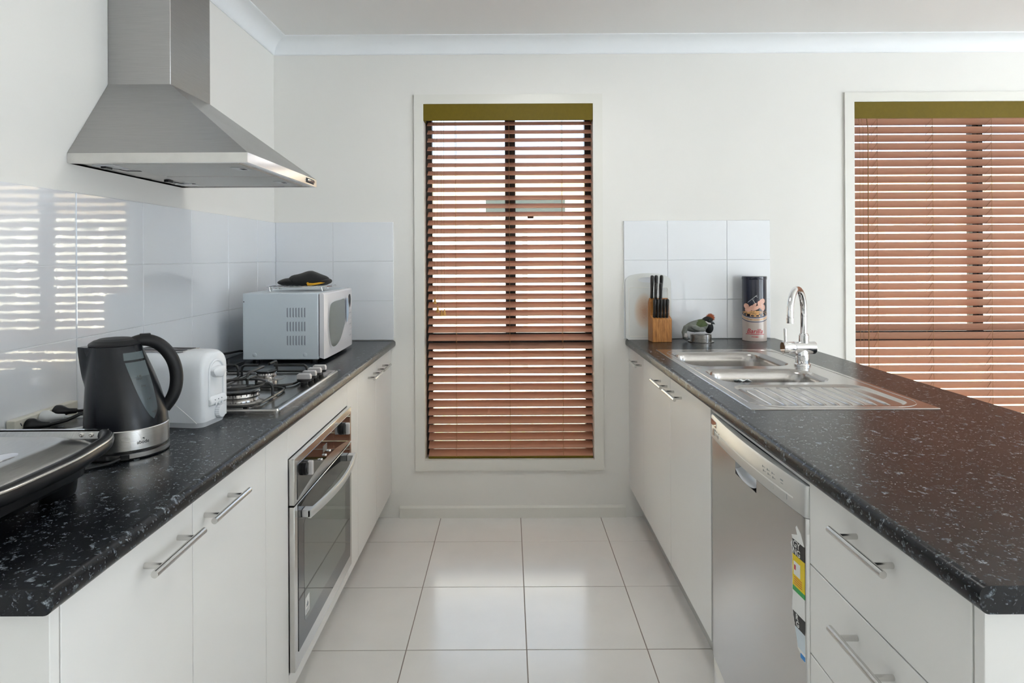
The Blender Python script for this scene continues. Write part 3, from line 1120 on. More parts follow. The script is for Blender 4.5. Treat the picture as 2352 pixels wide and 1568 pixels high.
es = []
es += add_loop(mbf, rrect(SX0 + 0.0015, SX1 - 0.0015, SY0 + 0.0015, SY1 - 0.0015, 0.004, 2, zp))
for bb in (B1, B2, DR):
    es += add_loop(mbf, rrect(*bb, 8, zp))
bmesh.ops.triangle_fill(mbf, use_beauty=True, use_dissolve=False, edges=es)
mb = MB()
mbf.verts.index_update()
mb.add([tuple(v.co) for v in mbf.verts], [tuple(v.index for v in f.verts) for f in mbf.faces])
mbf.free()
o0 = rrect(SX0 + 0.0015, SX1 - 0.0015, SY0 + 0.0015, SY1 - 0.0015, 0.004, 2, zp)
o1 = rrect(SX0, SX1, SY0, SY1, 0.005, 2, ZS + 0.0002)
mb.loft([o0, o1], False, False)
obj('rim', mb, M['sink'], sink, angle=30)


def shrink(bb, d_):
    return (bb[0] + d_, bb[1] - d_, bb[2] + d_, bb[3] - d_, max(0.004, bb[4] - d_ * 0.9))


for bb, dep in ((B1, 0.165), (B2, 0.15)):
    rings = [rrect(*bb, 8, zp)]
    rings.append(rrect(*shrink(bb, -0.000), 8, zp))
    for d_, dz in ((0.002, 0.0015), (0.006, 0.004), (0.010, 0.0062), (0.014, 0.010), (0.017, 0.016), (0.020, 0.04), (0.026, dep * 0.7), (0.034, dep * 0.9), (0.048, dep * 0.985), (0.065, dep)):
        rings.append(rrect(*shrink(bb, d_), 8, zp - dz))
    mb = MB().loft(rings, False, True)
    bw = obj('bowl', mb, M['sink'], sink, angle=50)
    cx, cyy = (bb[0] + bb[1]) / 2, (bb[2] + bb[3]) / 2
    w = MB().lathe([(0.040, 0.0012), (0.038, 0.003), (0.030, 0.002), (0.026, -0.001), (0.001, -0.001)], (cx, cyy, zp - dep), 28, False, True)
    obj('waste', w, M['chrome'], bw)
# corner notch between bowls (raised bridge overflow)
mb = MB()
mb.lathe([(0.001, 0.004), (0.010, 0.0035), (0.016, 0.0)], (0.700, 2.345, zp), 20, True, False)
obj('overflow_cover', mb, M['sink'], sink)
# drainer floor and ribs
rings = [rrect(*DR, 8, zp), rrect(*shrink(DR, 0.004), 8, zp - 0.001), rrect(*shrink(DR, 0.009), 8, zp - 0.0050), rrect(*shrink(DR, 0.014), 8, zp - 0.0062)]
mb = MB().loft(rings, False, True)
dr = obj('drainer', mb, M['sink'], sink, angle=50)
for k in range(10):
    xr = 0.742 + 0.036 * k
    ya = 1.762
    yb2 = 2.015 if 0 < k < 9 else 1.985
    ring = []
    npt = 16
    pts = []
    rad = []
    for q in range(npt + 1):
        t = q / npt
        y = ya + (yb2 - ya) * t
        e = min(1, min(t, 1 - t) * npt / 1.6 + 0.15)
        rr = []
        for a in range(7):
            aa = PI * a / 6
            rr.append((xr + 0.0068 * math.cos(aa) * e, y, zp - 0.0064 + 0.0042 * math.sin(aa) * e))
        pts.append(rr)
    mbr = MB().loft(pts, True, True, False)
    obj('rib', mbr, M['sink'], dr, angle=60)
# raised outer swage around the drainer/bowl area (thin pressed line)
mb = MB().tube([(p[0], p[1], zp - 0.0004) for p in rrect(0.676, 1.150, 1.722, 2.79, 0.09, 10)], 0.0018, 6, closed=True)
obj('pressed_line', mb, M['sink'], sink)

cl = MB()
rr = []
for j in range(5):
    row = []
    for i in range(9):
        x = 0.748 + 0.05 * i / 8
        y = 2.082 + 0.028 * j / 4
        row.append((x + 0.003 * math.sin(j * 2), y, zp + 0.004 + 0.0035 * math.sin(i * 1.4 + j) + 0.0015 * math.cos(j * 2.3) - 0.0015 * j))
    rr.append(row)
cl.loft(rr, False, False, False)
o = obj('dishcloth', cl, M['cloth'], None, angle=80)
sm = o.modifiers.new('thick', 'SOLIDIFY')
sm.thickness = 0.002
tag(o, 'small crumpled white cloth on the near rim of the smaller sink bowl', 'cloth')

tap = thing('kitchen_tap', 'chrome swan-neck mixer tap standing behind the sink bowls', 'tap', (1.106, 2.386, ZS))
tx, ty = 1.106, 2.386
mb = MB().lathe([(0.029, 0.0026), (0.029, 0.008), (0.0245, 0.012), (0.0235, 0.040), (0.022, 0.075), (0.020, 0.078)], (tx, ty, ZS), 32)
obj('base', mb, M['chrome'], tap, angle=35)
zb_ = ZS + 0.070
mb = MB().lathe([(0.021, -0.075), (0.0235, -0.073), (0.0235, -0.035), (0.0225, -0.0335), (0.0225, -0.0315), (0.0238, -0.030), (0.0240, 0.045), (0.0225, 0.047)], (tx, ty, zb_), 32, axis='x')
obj('body', mb, M['chrome'], tap, angle=35)
mb = MB().tube([(tx - 0.063, ty, zb_ + 0.020), (tx - 0.065, ty, zb_ + 0.072)], [0.0048, 0.0052], 14)
obj('lever', mb, M['chrome'], tap)
mb = MB().lathe([(0.0175, 0.0), (0.0175, 0.028), (0.0155, 0.030), (0.0155, 0.034), (0.0125, 0.036)], (tx + 0.006, ty, zb_ + 0.018), 28)
obj('collar', mb, M['chrome'], tap, angle=35)
px_, py_ = tx + 0.006, ty
ux, uy = -0.64, -0.768
pts = [(px_, py_, zb_ + 0.05), (px_, py_, zb_ + 0.12)]
rad_ = 0.086
zc_ = 1.207 - 0.0115 - rad_
pts.append((px_, py_, zc_ - 0.02))
for k in range(15):
    a = PI * k / 14
    s_ = rad_ * (1 - math.cos(a))
    pts.append((px_ + ux * s_, py_ + uy * s_, zc_ + rad_ * math.sin(a)))
pts.append((px_ + ux * 2 * rad_, py_ + uy * 2 * rad_, zc_ - 0.012))
mb = MB().tube(pts, 0.0115, 20)
sp = obj('spout', mb, M['chrome'], tap, angle=50)
e = pts[-1]
mb = MB().lathe([(0.0112, 0.0), (0.0128, -0.002), (0.0128, -0.020), (0.0105, -0.021)], e, 24)
obj('aerator', mb, M['chrome'], sp, angle=35)


# ------------------------------------------------------------------ objects at the far end of the right worktop
ZR = ZTOP + 0.002
# chopping board leaning on the tiles
cb = thing('chopping_board', 'scratched translucent white plastic chopping board leaning against the tiles', 'chopping board', (0.70, 3.170, ZR), (R(-3), 0, 0), local=True)
ow, oh = 0.115, 0.334
out = []
for p in [(-ow + 0.012, 0), (ow - 0.012, 0), (ow, 0.012)]:
    out.append(p)
for k in range(13):
    a = R(180 * k / 12)
    out.append((ow * math.cos(a) if abs(math.cos(a)) < 0.99 else math.copysign(ow, math.cos(a)), 0.288 + 0.046 * math.sin(a) ** 0.7 if 0 < k < 12 else 0.288))
out.append((-ow, 0.012))
bm2 = bmesh.new()
es = add_loop(bm2, [(p[0], 0, p[1]) for p in out])
hole = []
for k in range(24):
    a = 2 * PI * k / 24
    hole.append((0.0 + 0.052 * math.cos(a), 0, 0.300 + 0.0135 * math.sin(a)))
es += add_loop(bm2, hole)
bmesh.ops.triangle_fill(bm2, use_beauty=True, use_dissolve=False, edges=es)
bm2.verts.index_update()
mb = MB()
nv = len(bm2.verts)
vv = [tuple(v.co) for v in bm2.verts]
ff = [tuple(v.index for v in f.verts) for f in bm2.faces]
mb.add(vv, ff)
mb.add([(p[0], 0.008, p[2]) for p in vv], [f[::-1] for f in ff])
no = len(out)
for k in range(no):
    j = (k + 1) % no
    mb.f.append((k, j, nv + j, nv + k)); mb.mi.append(0)
for k in range(24):
    j = (k + 1) % 24
    mb.f.append((no + k, no + j, nv + no + j, nv + no + k)); mb.mi.append(0)
bm2.free()
obj('board', mb, M['board'], cb, smooth=False)
mb = MB().tube([(p[0], -0.0002, p[1]) for p in rrect(-0.098, 0.098, 0.016, 0.262, 0.008, 3)], 0.0014, 6, closed=True)
obj('juice_groove', mb, M['trim'], cb)


def stain_mat():
    m, nt, b = new_mat('scratched_board_stain')
    tc = nt.nodes.new('ShaderNodeTexCoord')
    mp = nt.nodes.new('ShaderNodeMapping')
    mp.inputs['Location'].default_value = (0.35, 0, -1.50)
    mp.inputs['Scale'].default_value = (18, 1, 10.5)
    nt.links.new(tc.outputs['Object'], mp.inputs['Vector'])
    gr = nt.nodes.new('ShaderNodeTexGradient')
    gr.gradient_type = 'SPHERICAL'
    nt.links.new(mp.outputs['Vector'], gr.inputs['Vector'])
    n = noise(nt, wcoord(nt, (60, 60, 60)), 7, 4, 0.7)
    mul = nt.nodes.new('ShaderNodeMath')
    mul.operation = 'MULTIPLY'
    nt.links.new(gr.outputs['Fac'], mul.inputs[0])
    nt.links.new(n.outputs['Fac'], mul.inputs[1])
    nt.links.new(ramp(nt, mul.outputs['Value'], [(0.0, (0.70, 0.71, 0.69)), (0.15, lin((212, 196, 180))), (0.45, lin((188, 150, 124)))]), b.inputs['Base Color'])
    b.inputs['Roughness'].default_value = 0.55
    bump(nt, b, n.outputs['Fac'], 0.3)
    return m


obj('scratched_face', MB().box(-0.094, 0.094, -0.0006, 0.0, 0.020, 0.258), stain_mat(), cb, smooth=False)

# knife block
KB = thing('knife_block', 'light wooden knife block full of black-handled knives', 'knife block', (0.742, 3.10, ZR), (0, 0, R(3)), local=True)
prof = [(-0.030, 0.0), (0.056, 0.0), (0.054, 0.190), (0.034, 0.212), (0.012, 0.195), (0.010, 0.128), (-0.030, 0.112)]
mb = MB().prism(prof, 'x', -0.0475, 0.0475)
obj('block', mb, M['wood'], KB, bevel=0.002)


def knife(name, label, lx, ly, lz, length, wdt, group, tilt=R(-3)):
    # root empty at handle foot, in the block's frame
    k = thing(name, label, 'knife', (0.742 + lx, 3.10 + ly, ZR + lz), (R(8), 0, R(3)), group=group, local=True)
    mb = MB()
    rings = []
    for q, (t, s_) in enumerate(((0, 0.75), (0.05, 0.85), (0.3, 0.80), (0.55, 0.92), (0.85, 1.1), (0.96, 1.0), (1.0, 0.6))):
        z = t * length
        rings.append([(wdt * s_ * 0.5 * math.cos(2 * PI * i / 12), wdt * 1.5 * s_ * 0.5 * math.sin(2 * PI * i / 12), z) for i in range(12)])
    mb.loft(rings)
    h = obj('grip', mb, M['handle_black'], k, angle=50)
    for zz in (0.25, 0.6):
        obj('rivet', MB().cyl((-wdt * 0.47, 0, length * zz), (wdt * 0.47, 0, length * zz), 0.0016, 8), M['chrome'], h)
    obj('bolster', MB().box(-wdt * 0.25, wdt * 0.25, -wdt * 0.45, wdt * 0.45, -0.004, 0.002), M['chrome'], k, smooth=False)
    return k


pl = ['leftmost', 'second', 'middle', 'fourth', 'rightmost']
for i in range(5):
    knife('steak_knife', f'{pl[i]} of the five small knives in the lower front row, counted from the left', -0.034 + 0.0155 * i, -0.012, 0.1185, 0.092, 0.0150, 'small knives in the front row of the block')
for i, (lx, ll, nm) in enumerate(((-0.036, 0.116, 'leftmost'), (-0.016, 0.117, 'middle'), (0.010, 0.117, 'rightmost'))):
    knife('kitchen_knife', f'{nm} of the three tallest knives standing at the back of the block', lx, 0.036, 0.209, ll, 0.0165, 'tall knives at the back of the block')
for i, (lx, nm) in enumerate(((-0.022, 'left'), (0.002, 'right'))):
    knife('kitchen_knife', f'{nm} one of the two shorter knives in the middle tier of the block', lx, 0.014, 0.196, 0.092, 0.0150, 'shorter knives in the middle tier of the block')

# coaster stack in wire holder
ch = thing('coaster_holder', 'round metal wire holder under the toy bird', 'coaster holder', (0.935, 3.085, ZR))
hx, hy = 0.935, 3.085
mb = MB().lathe([(0.058, 0.0), (0.062, 0.002), (0.062, 0.004), (0.001, 0.005)], (hx, hy, ZR), 36, True, True)
obj('tray', mb, M['dullchrome'], ch)
for k in range(4):
    a = R(-75 + 90 * k)
    mb = MB().tube([(hx + 0.054 * math.cos(a), hy + 0.054 * math.sin(a), ZR + 0.003), (hx + 0.054 * math.cos(a), hy + 0.054 * math.sin(a), ZR + 0.040)], 0.0018, 8)
    obj('post', mb, M['chrome'], ch)
pc = ['lowest', 'second from the bottom', 'third from the bottom', 'third from the top', 'second from the top', 'topmost']
for k in range(6):
    z = ZR + 0.0052 + 0.0056 * k
    mb = MB().lathe([(0.049, z), (0.051, z + 0.001), (0.051, z + 0.0042), (0.049, z + 0.0052)], (hx, hy, 0), 36)
    tag(obj('coaster', mb, M['dullchrome']), f'round silver coaster in the holder, {pc[k]} of the six', 'coaster', 'coasters stacked in the wire holder')

# bird ornament
bird = thing('toy_bird', 'plush toy bird, green and grey with black head and rust crest, sitting on the coasters', 'toy bird', (0.935, 3.085, ZR + 0.0385))
bx, by, bz = 0.935, 3.085, ZR + 0.0385
m_grey = mat('grey_plush', (0.20, 0.21, 0.19), 0.95, bmp=0.6, bscale=400, var=0.15, vscale=60)
m_green = mat('olive_plush', (0.075, 0.10, 0.040), 0.95, bmp=0.6, bscale=400, var=0.15, vscale=60)
m_blk = mat('black_plush', (0.012, 0.013, 0.014), 0.95, bmp=0.6, bscale=400)
m_rust = mat('rust_plush', (0.36, 0.095, 0.035), 0.95, bmp=0.6, bscale=400)
m_wht = mat('pale_plush', (0.55, 0.52, 0.50), 0.95)
# body: axis from tail (left, low) to head (right, high)


def body_ring(t):
    # returns centre x,z and half-sizes along the bird
    x = -0.070 + 0.115 * t
    z = 0.036 + 0.014 * t
    ry = 0.034 * math.sin(PI * min(1, max(0.02, 0.10 + 0.8 * t))) ** 0.6
    rz = 0.030 * math.sin(PI * min(1, max(0.02, 0.10 + 0.78 * t))) ** 0.6
    return x, z, ry, rz


def body_part(t0, t1, grow, n=10):
    rings = []
    for k in range(n + 1):
        t = t0 + (t1 - t0) * k / n
        x, z, ry, rz = body_ring(t)
        e = 1.0
        rings.append([(bx + x, by + (ry * grow) * math.cos(2 * PI * i / 20), bz + z - 0.004 + (rz * grow) * math.sin(2 * PI * i / 20)) for i in range(20)])
    return MB().loft(rings, True, True)


obj('body', body_part(0, 1, 1.0, 16), m_grey, bird, angle=80)
mb = MB()
rings = []
for k in range(9):
    t = 0.30 + 0.50 * k / 8
    x, z, ry, rz = body_ring(t)
    rings.append([(bx + x + 0.012 * math.sin(a_), by + ry * 1.04 * math.cos(a_), bz + z - 0.003 + rz * 1.05 * math.sin(a_)) for a_ in [R(-8 + 196 * i / 14) for i in range(15)]])
mb.loft(rings, False, False, False)
o = obj('green_back', mb, m_green, bird, angle=80)
o['label'] = 'olive green back feathers'
# wing on the side facing the room
mb = MB().ball((bx - 0.022, by - 0.030, bz + 0.030), (0.038, 0.007, 0.014), 16, 8, fn=lambda p: (p[0], p[1], p[2] - 0.25 * (p[0] - (bx - 0.022))))
obj('wing', mb, m_grey, bird, angle=80)
# tail
mb = MB().tube([(bx - 0.055, by, bz + 0.036), (bx - 0.074, by, bz + 0.030), (bx - 0.082, by, bz + 0.008), (bx - 0.076, by - 0.002, bz - 0.018), (bx - 0.068, by - 0.004, bz - 0.030)],
               [0.016, 0.013, 0.0125, 0.013, 0.006], 12, flat=1.3)
obj('tail', mb, m_grey, bird, angle=80)
mb = MB().tube([(bx - 0.0785, by - 0.010, bz + 0.004), (bx - 0.078, by - 0.012, bz - 0.010), (bx - 0.072, by - 0.012, bz - 0.022)], [0.008, 0.009, 0.004], 10)
obj('tail_patch', mb, m_wht, bird, angle=80)
# black bib and head
mb = MB().ball((bx + 0.038, by - 0.003, bz + 0.030), (0.021, 0.030, 0.028), 18, 12)
obj('breast', mb, m_blk, bird, angle=80)
mb = MB().ball((bx + 0.030, by - 0.002, bz + 0.066), (0.030, 0.024, 0.020), 18, 12, fn=lambda p: (p[0], p[1], p[2] + 0.25 * (p[0] - bx - 0.030)))
obj('head', mb, m_blk, bird, angle=80)
mb = MB().tube([(bx + 0.016, by - 0.0235, bz + 0.062), (bx + 0.026, by - 0.0268, bz + 0.053), (bx + 0.040, by - 0.0242, bz + 0.051)], [0.003, 0.0055, 0.0045], 10)
o = obj('cheek_stripe', mb, m_wht, bird, angle=80)
o['label'] = 'white cheek stripe'
mb = MB().tube([(bx + 0.044, by - 0.012, bz + 0.058), (bx + 0.056, by - 0.016, bz + 0.054), (bx + 0.063, by - 0.018, bz + 0.049)], [0.008, 0.0055, 0.001], 10)
obj('beak', mb, mat('dark_horn', (0.05, 0.055, 0.06), 0.5), bird)
mb = MB().ball((bx + 0.035, by - 0.0235, bz + 0.067), 0.0042, 12, 8)
obj('eye', mb, mat('eye_glass', (0.03, 0.05, 0.045), 0.1), bird)
# crest of fine tufts
random.seed(3)
mb = MB().ball((bx + 0.046, by - 0.002, bz + 0.078), (0.017, 0.016, 0.019), 14, 10)
for k in range(420):
    a = random.uniform(0, 2 * PI)
    b_ = math.asin(random.uniform(-0.6, 1))
    dv = Vector((math.cos(b_) * math.cos(a), math.cos(b_) * math.sin(a), math.sin(b_)))
    p0 = Vector((bx + 0.046, by - 0.002, bz + 0.078)) + Vector((dv.x * 0.016, dv.y * 0.015, dv.z * 0.018))
    dd_ = (dv + Vector((random.uniform(-.4, .4), random.uniform(-.4, .4), random.uniform(-.2, .5)))).normalized()
    p1 = p0 + dd_ * random.uniform(0.004, 0.009)
    u = dd_.orthogonal().normalized() * 0.0009
    w_ = dd_.cross(u)
    mb.add([tuple(p0 + u), tuple(p0 + w_), tuple(p0 - u), tuple(p1)], [(0, 1, 3), (1, 2, 3), (2, 0, 3)])
o = obj('crest', mb, m_rust, bird, smooth=False)
o['label'] = 'rust-coloured fluffy crest'

# pasta tin
TX, TY, TR, TH_ = 1.2145, 3.130, 0.0572, 0.3175
tin = thing('pasta_tin', 'tall dark blue and beige pasta tin with red lettering beside the tiles', 'tin', (TX, TY, ZR))
m_navy = mat('navy_tin', (0.008, 0.010, 0.028), 0.22, coat=0.3)
m_beige = mat('beige_tin', (0.56, 0.47, 0.42), 0.28, coat=0.3)
m_pasta = mat('pasta_print', (0.66, 0.36, 0.15), 0.3, var=0.45, vscale=160)
m_pink = mat('pink_print', (0.78, 0.44, 0.33), 0.3, var=0.12, vscale=60)
m_rim = mat('blue_rim_print', (0.02, 0.035, 0.09), 0.3)
mb = MB().lathe([(TR - 0.002, 0.0), (TR, 0.001), (TR, 0.105), (TR, 0.302), (TR - 0.001, 0.303)], (TX, TY, ZR), 48)
for i, f in enumerate(mb.f):
    zc2 = sum(mb.v[q][2] for q in f) / len(f) - ZR
    mb.mi[i] = 0 if zc2 > 0.11 else 1
obj('tin_body', mb, [m_navy, m_beige], tin, angle=30)
mb = MB().lathe([(TR + 0.0012, 0.302), (TR + 0.0018, 0.3035), (TR + 0.0018, 0.3155), (TR - 0.001, TH_), (0.001, TH_)], (TX, TY, ZR), 48)
obj('lid', mb, m_navy, tin, angle=30)
TFA = math.atan2(-TY, -TX)   # face towards the kitchen


def wrap(u, z, lift):
    a = TFA + u / TR + 0.05
    return (TX + (TR + lift) * math.cos(a), TY + (TR + lift) * math.sin(a), ZR + z)


def tin_poly(pts, m, name, lift, parent=tin):
    # fan of triangles densified around centroid, wrapped on the tin
    n = len(pts)
    cu = sum(p[0] for p in pts) / n
    cz = sum(p[1] for p in pts) / n
    rings = []
    for s_ in (1.0, 0.75, 0.5, 0.25, 0.02):
        rings.append([wrap(cu + (p[0] - cu) * s_, cz + (p[1] - cz) * s_, lift) for p in pts])
    mb = MB().loft(rings, False, True)
    return obj(name, mb, m, parent, smooth=True, angle=80)


def ell(cu, cz, ru, rz, rot=0, n=20):
    c_, s_ = math.cos(rot), math.sin(rot)
    return [(cu + ru * math.cos(2 * PI * i / n) * c_ - rz * math.sin(2 * PI * i / n) * s_, cz + ru * math.cos(2 * PI * i / n) * s_ + rz * math.sin(2 * PI * i / n) * c_) for i in range(n)]


bowl_poly = [(u, 0.098 + 0.018 * (u / 0.085) ** 2) for u in [-0.085 + 0.17 * i / 16 for i in range(17)]]
bp = [(u, z) for u, z in bowl_poly] + [(u, 0.150 - 0.010 * (u / 0.085) ** 2) for u in [0.085 - 0.17 * i / 16 for i in range(17)]]
tin_poly(bp, m_pasta, 'printed_pasta', 0.0003)


def tin_band(z0, z1, curve, m, name, lift):
    rings = []
    for i in range(33):
        u = -0.088 + 0.176 * i / 32
        dz = curve * (u / 0.085) ** 2
        rings.append([wrap(u, z0 + dz, lift), wrap(u, z1 + dz, lift)])
    return obj(name, MB().loft(rings, False, False, False), m, tin, angle=80)


tin_band(0.096, 0.120, 0.018, m_beige, 'printed_bowl', 0.0005)
tin_band(0.0935, 0.0970, 0.018, m_rim, 'printed_rim', 0.0007)
tin_band(0.1150, 0.1195, 0.018, m_rim, 'printed_rim', 0.0007)
tin_band(0.1035, 0.108, 0.018, m_pasta, 'printed_rim', 0.0007)
for q, (cu, cz, ru, rz, rt) in enumerate(((0.036, 0.196, 0.017, 0.013, 0.3), (0.026, 0.178, 0.012, 0.022, 0.5), (0.006, 0.164, 0.024, 0.0085, 0.5), (0.040, 0.166, 0.013, 0.016, 0),
                                          (-0.043, 0.172, 0.016, 0.013, -0.3), (-0.022, 0.160, 0.023, 0.0095, 0.8), (-0.006, 0.172, 0.021, 0.007, 0.9), (-0.036, 0.156, 0.016, 0.010, 0.2))):
    tin_poly(ell(cu, cz, ru, rz, rt, 16), m_pink, 'printed_shape', 0.0008 + 0.00015 * (q % 3))
for (ua, za, ub, zb2) in ((-0.034, 0.190, 0.004, 0.222), (0.004, 0.222, 0.012, 0.216), (0.000, 0.220, 0.010, 0.226), (-0.010, 0.205, 0.004, 0.180), (0.034, 0.184, 0.044, 0.150)):
    pts = [wrap(ua + (ub - ua) * k / 8, za + (zb2 - za) * k / 8, 0.0012) for k in range(9)]
    obj('printed_fork', MB().tube(pts, 0.0008, 5), M['white'], tin)


def tin_text(s, size, uc, zc2, m, **kw):
    t = text_mb(s, size, 0.0004, **kw)
    t.v = [wrap(uc + p[0], zc2 + p[1], 0.0006 + p[2]) for p in t.v]
    return obj('lettering', t, m, tin, smooth=False)


tin_text('Barilla', 0.031, -0.002, 0.050, M['red'], shear=0.30, bold=0.00025)
tin_text('PARMA', 0.0098, 0.0, 0.0225, M['red'], bold=0.0001)
pts_u = [wrap(-0.044 + 0.088 * k / 16, 0.036, 0.0004) for k in range(17)]
rings = [[wrap(-0.046 + 0.092 * k / 16, 0.0345, 0.0006), wrap(-0.046 + 0.092 * k / 16, 0.0375, 0.0006)] for k in range(17)]
obj('underline', MB().loft(rings, False, False, False), M['red'], tin)


# ------------------------------------------------------------------ range hood
HX0, HX1, HY0, HY1 = XL + 0.001, -0.704, 1.7015, 2.312
hood = thing('range_hood', 'brushed stainless pyramid range hood with square flue on the left wall', 'range hood', (-0.95, 2.0, 1.576))
hz0, hz1, hz2 = 1.576, 1.603, 1.836
DX1, DYa, DYb = -1.0045, 1.877, 2.127
outer = [(HX0, HY0), (HX1, HY0), (HX1, HY1), (HX0, HY1)]
topr = [(HX0, DYa), (DX1, DYa), (DX1, DYb), (HX0, DYb)]
mb = MB().loft([[(x, y, hz1) for x, y in outer], [(x, y, hz2) for x, y in topr]], False, True)
obj('canopy', mb, M['steelh'], hood, smooth=False)
mb = MB()
t = 0.012
mb.loft([[(x, y, hz0) for x, y in outer], [(x, y, hz1) for x, y in outer]], False, False)
inn = [(HX0, HY0 + t), (HX1 - t, HY0 + t), (HX1 - t, HY1 - t), (HX0, HY1 - t)]
mb.loft([[(x, y, hz0) for x, y in outer], [(x, y, hz0) for x, y in inn], [(x, y, hz0 + 0.006) for x, y in inn]], False, False)
bd = obj('edge_band', mb, M['steelflat'], hood, smooth=False)
bd['label'] = 'bright polished edge band'
under = obj('underside', MB().box(HX0, HX1 - t, HY0 + t, HY1 - t, hz0 + 0.004, hz0 + 0.010), M['steel'], hood, smooth=False)
for (ya, yb3) in ((HY0 + 0.035, 1.995), (2.012, HY1 - 0.035)):
    f = obj('filter', MB().box(-1.09, -0.745, ya, yb3, hz0 + 0.0015, hz0 + 0.004), M['filter'], under, smooth=False)
for (ya, yb3) in ((1.80, 1.86), (2.13, 2.19)):
    f = obj('filter_latch', MB().box(-0.795, -0.757, ya, yb3, hz0 - 0.0005, hz0 + 0.0015), M['silver'], under, bevel=0.001)
    obj('latch_slot', MB().box(-0.775, -0.762, ya + 0.018, yb3 - 0.018, hz0 - 0.0010, hz0 - 0.0005), M['slot'], under, smooth=False)
for ya in (1.765, 2.19):
    obj('lamp_lens', MB().box(-1.165, -1.105, ya, ya + 0.07, hz0 + 0.0015, hz0 + 0.004), M['whiteplastic'], under, smooth=False)
for (xa, ya) in ((-1.140, 1.775), (-1.140, 2.10)):
    obj('clip', MB().box(xa - 0.007, xa + 0.007, ya, ya + 0.03, hz0 - 0.003, hz0 + 0.004), M['blackplastic'], under, smooth=False)
    obj('wire', MB().tube([(xa, ya + 0.03, hz0 + 0.002), (xa + 0.012, ya + 0.09, hz0 + 0.001), (xa + 0.045, ya + 0.11, hz0 + 0.003)], 0.0013, 6), M['blackplastic'], under)
mb = MB().box(HX0, DX1, DYa, DYb, hz2 - 0.002, ZC - 0.0002)
obj('flue', mb, M['steelh'], hood, bevel=0.0015)
kp2 = obj('switch_plate', MB().box(HX1, HX1 + 0.0012, 2.195, 2.275, hz0 + 0.006, hz1 - 0.005), M['slot'], bd, smooth=False)
for k in range(5):
    y = 2.202 + 0.0155 * k
    obj('push_button', MB().cyl((HX1 + 0.001, y + 0.003, hz0 + 0.0135), (HX1 + 0.006, y + 0.003, hz0 + 0.0135), 0.0042, 12), M['chrome'], bd)


# ------------------------------------------------------------------ cooktop
CX0, CX1, CY0, CY1 = -1.128, -0.620, 1.690, 2.290
cook = thing('gas_cooktop', 'stainless four-burner gas cooktop with black trivets beside the toaster', 'cooktop', (-0.87, 1.99, ZTOP))
zk = ZTOP + 0.013


def rr3(d_, z, r=0.012):
    return rrect(CX0 + d_, CX1 - d_, CY0 + d_, CY1 - d_, max(r - d_ * 0.3, 0.003), 4, z)


mb = MB().loft([rr3(0, ZTOP + 0.0003), rr3(0, ZTOP + 0.009), rr3(0.003, zk), rr3(0.010, zk), rr3(0.018, zk - 0.004), rr3(0.03, zk - 0.005)], True, True)
obj('tray', mb, M['sink'], cook, angle=30)
zq = zk - 0.005
burners = [(-0.795, 1.850, 0.062, True), (-1.010, 1.850, 0.036, False), (-0.835, 2.165, 0.036, False), (-1.015, 2.165, 0.045, False)]
for (x, y, r, wok) in burners:
    mb = MB().lathe([(r * 1.75, 0.0002), (r * 1.6, 0.003), (r * 1.1, 0.004), (r * 0.95, 0.007), (r * 0.95, 0.010)], (x, y, zq), 36, False, True)
    b0 = obj('burner_base', mb, M['sink'], cook, angle=50)
    mb = MB()
    n = 48
    pr = [(r * 0.86, 0.009), (r * 0.92, 0.011), (r * 0.95, 0.020), (r * 0.80, 0.0235)]
    mb.lathe(pr, (x, y, zq), n)
    cr = obj('burner_ring', mb, M['chrome'], cook, angle=30)
    mbn = MB()
    for k in range(24):
        a = 2 * PI * k / 24
        ca, sa = math.cos(a), math.sin(a)
        mbn.add([(x + r * 0.945 * ca - 0.0012 * sa, y + r * 0.945 * sa + 0.0012 * ca, zq + 0.0150), (x + r * 0.945 * ca + 0.0012 * sa, y + r * 0.945 * sa - 0.0012 * ca, zq + 0.0150),
                 (x + r * 0.965 * ca + 0.0012 * sa, y + r * 0.965 * sa - 0.0012 * ca, zq + 0.0200), (x + r * 0.965 * ca - 0.0012 * sa, y + r * 0.965 * sa + 0.0012 * ca, zq + 0.0200)], [(0, 1, 2, 3)])
    obj('flame_ports', mbn, M['slot'], cr, smooth=False)
    mb = MB().lathe([(r * 0.93, 0.0225), (r * 0.95, 0.0245), (r * 0.93, 0.0275), (r * 0.70, 0.0290), (r * 0.45, 0.0290) if not wok else (r * 0.62, 0.0265), (0.001, 0.0292) if not wok else (0.001, 0.026)], (x, y, zq), 36, True, True)
    obj('burner_cap', mb, M['iron'], cook, angle=40)
# trivets: two wire frames, with uprights and fingers
zt = zq + 0.044


def trivet(ya, yb4, name='trivet'):
    tr = obj(name, MB().tube([(p[0], p[1], zq + 0.006) for p in rrect(CX0 + 0.035, -0.695, ya, yb4, 0.045, 6)], 0.0040, 8, closed=True), M['iron'], cook)
    return tr


t1 = trivet(1.722, 1.980)
t2 = trivet(2.008, 2.262)


def finger(tr, p_out, p_in, base, shiny=True):
    """bar that rises from the frame and runs inward over the burner"""
    a, b, c_ = Vector((*base, zq + 0.006)), Vector((*p_out, zt)), Vector((*p_in, zt))
    dirv = (c_ - b).normalized()
    pts = [a, Vector((*base, zt - 0.014)), Vector((*base, zt - 0.005)) + dirv * 0.003, Vector((*base, zt)) + dirv * 0.010, c_]
    obj('finger', MB().tube(pts, 0.0046, 8), M['iron'], tr, angle=50)


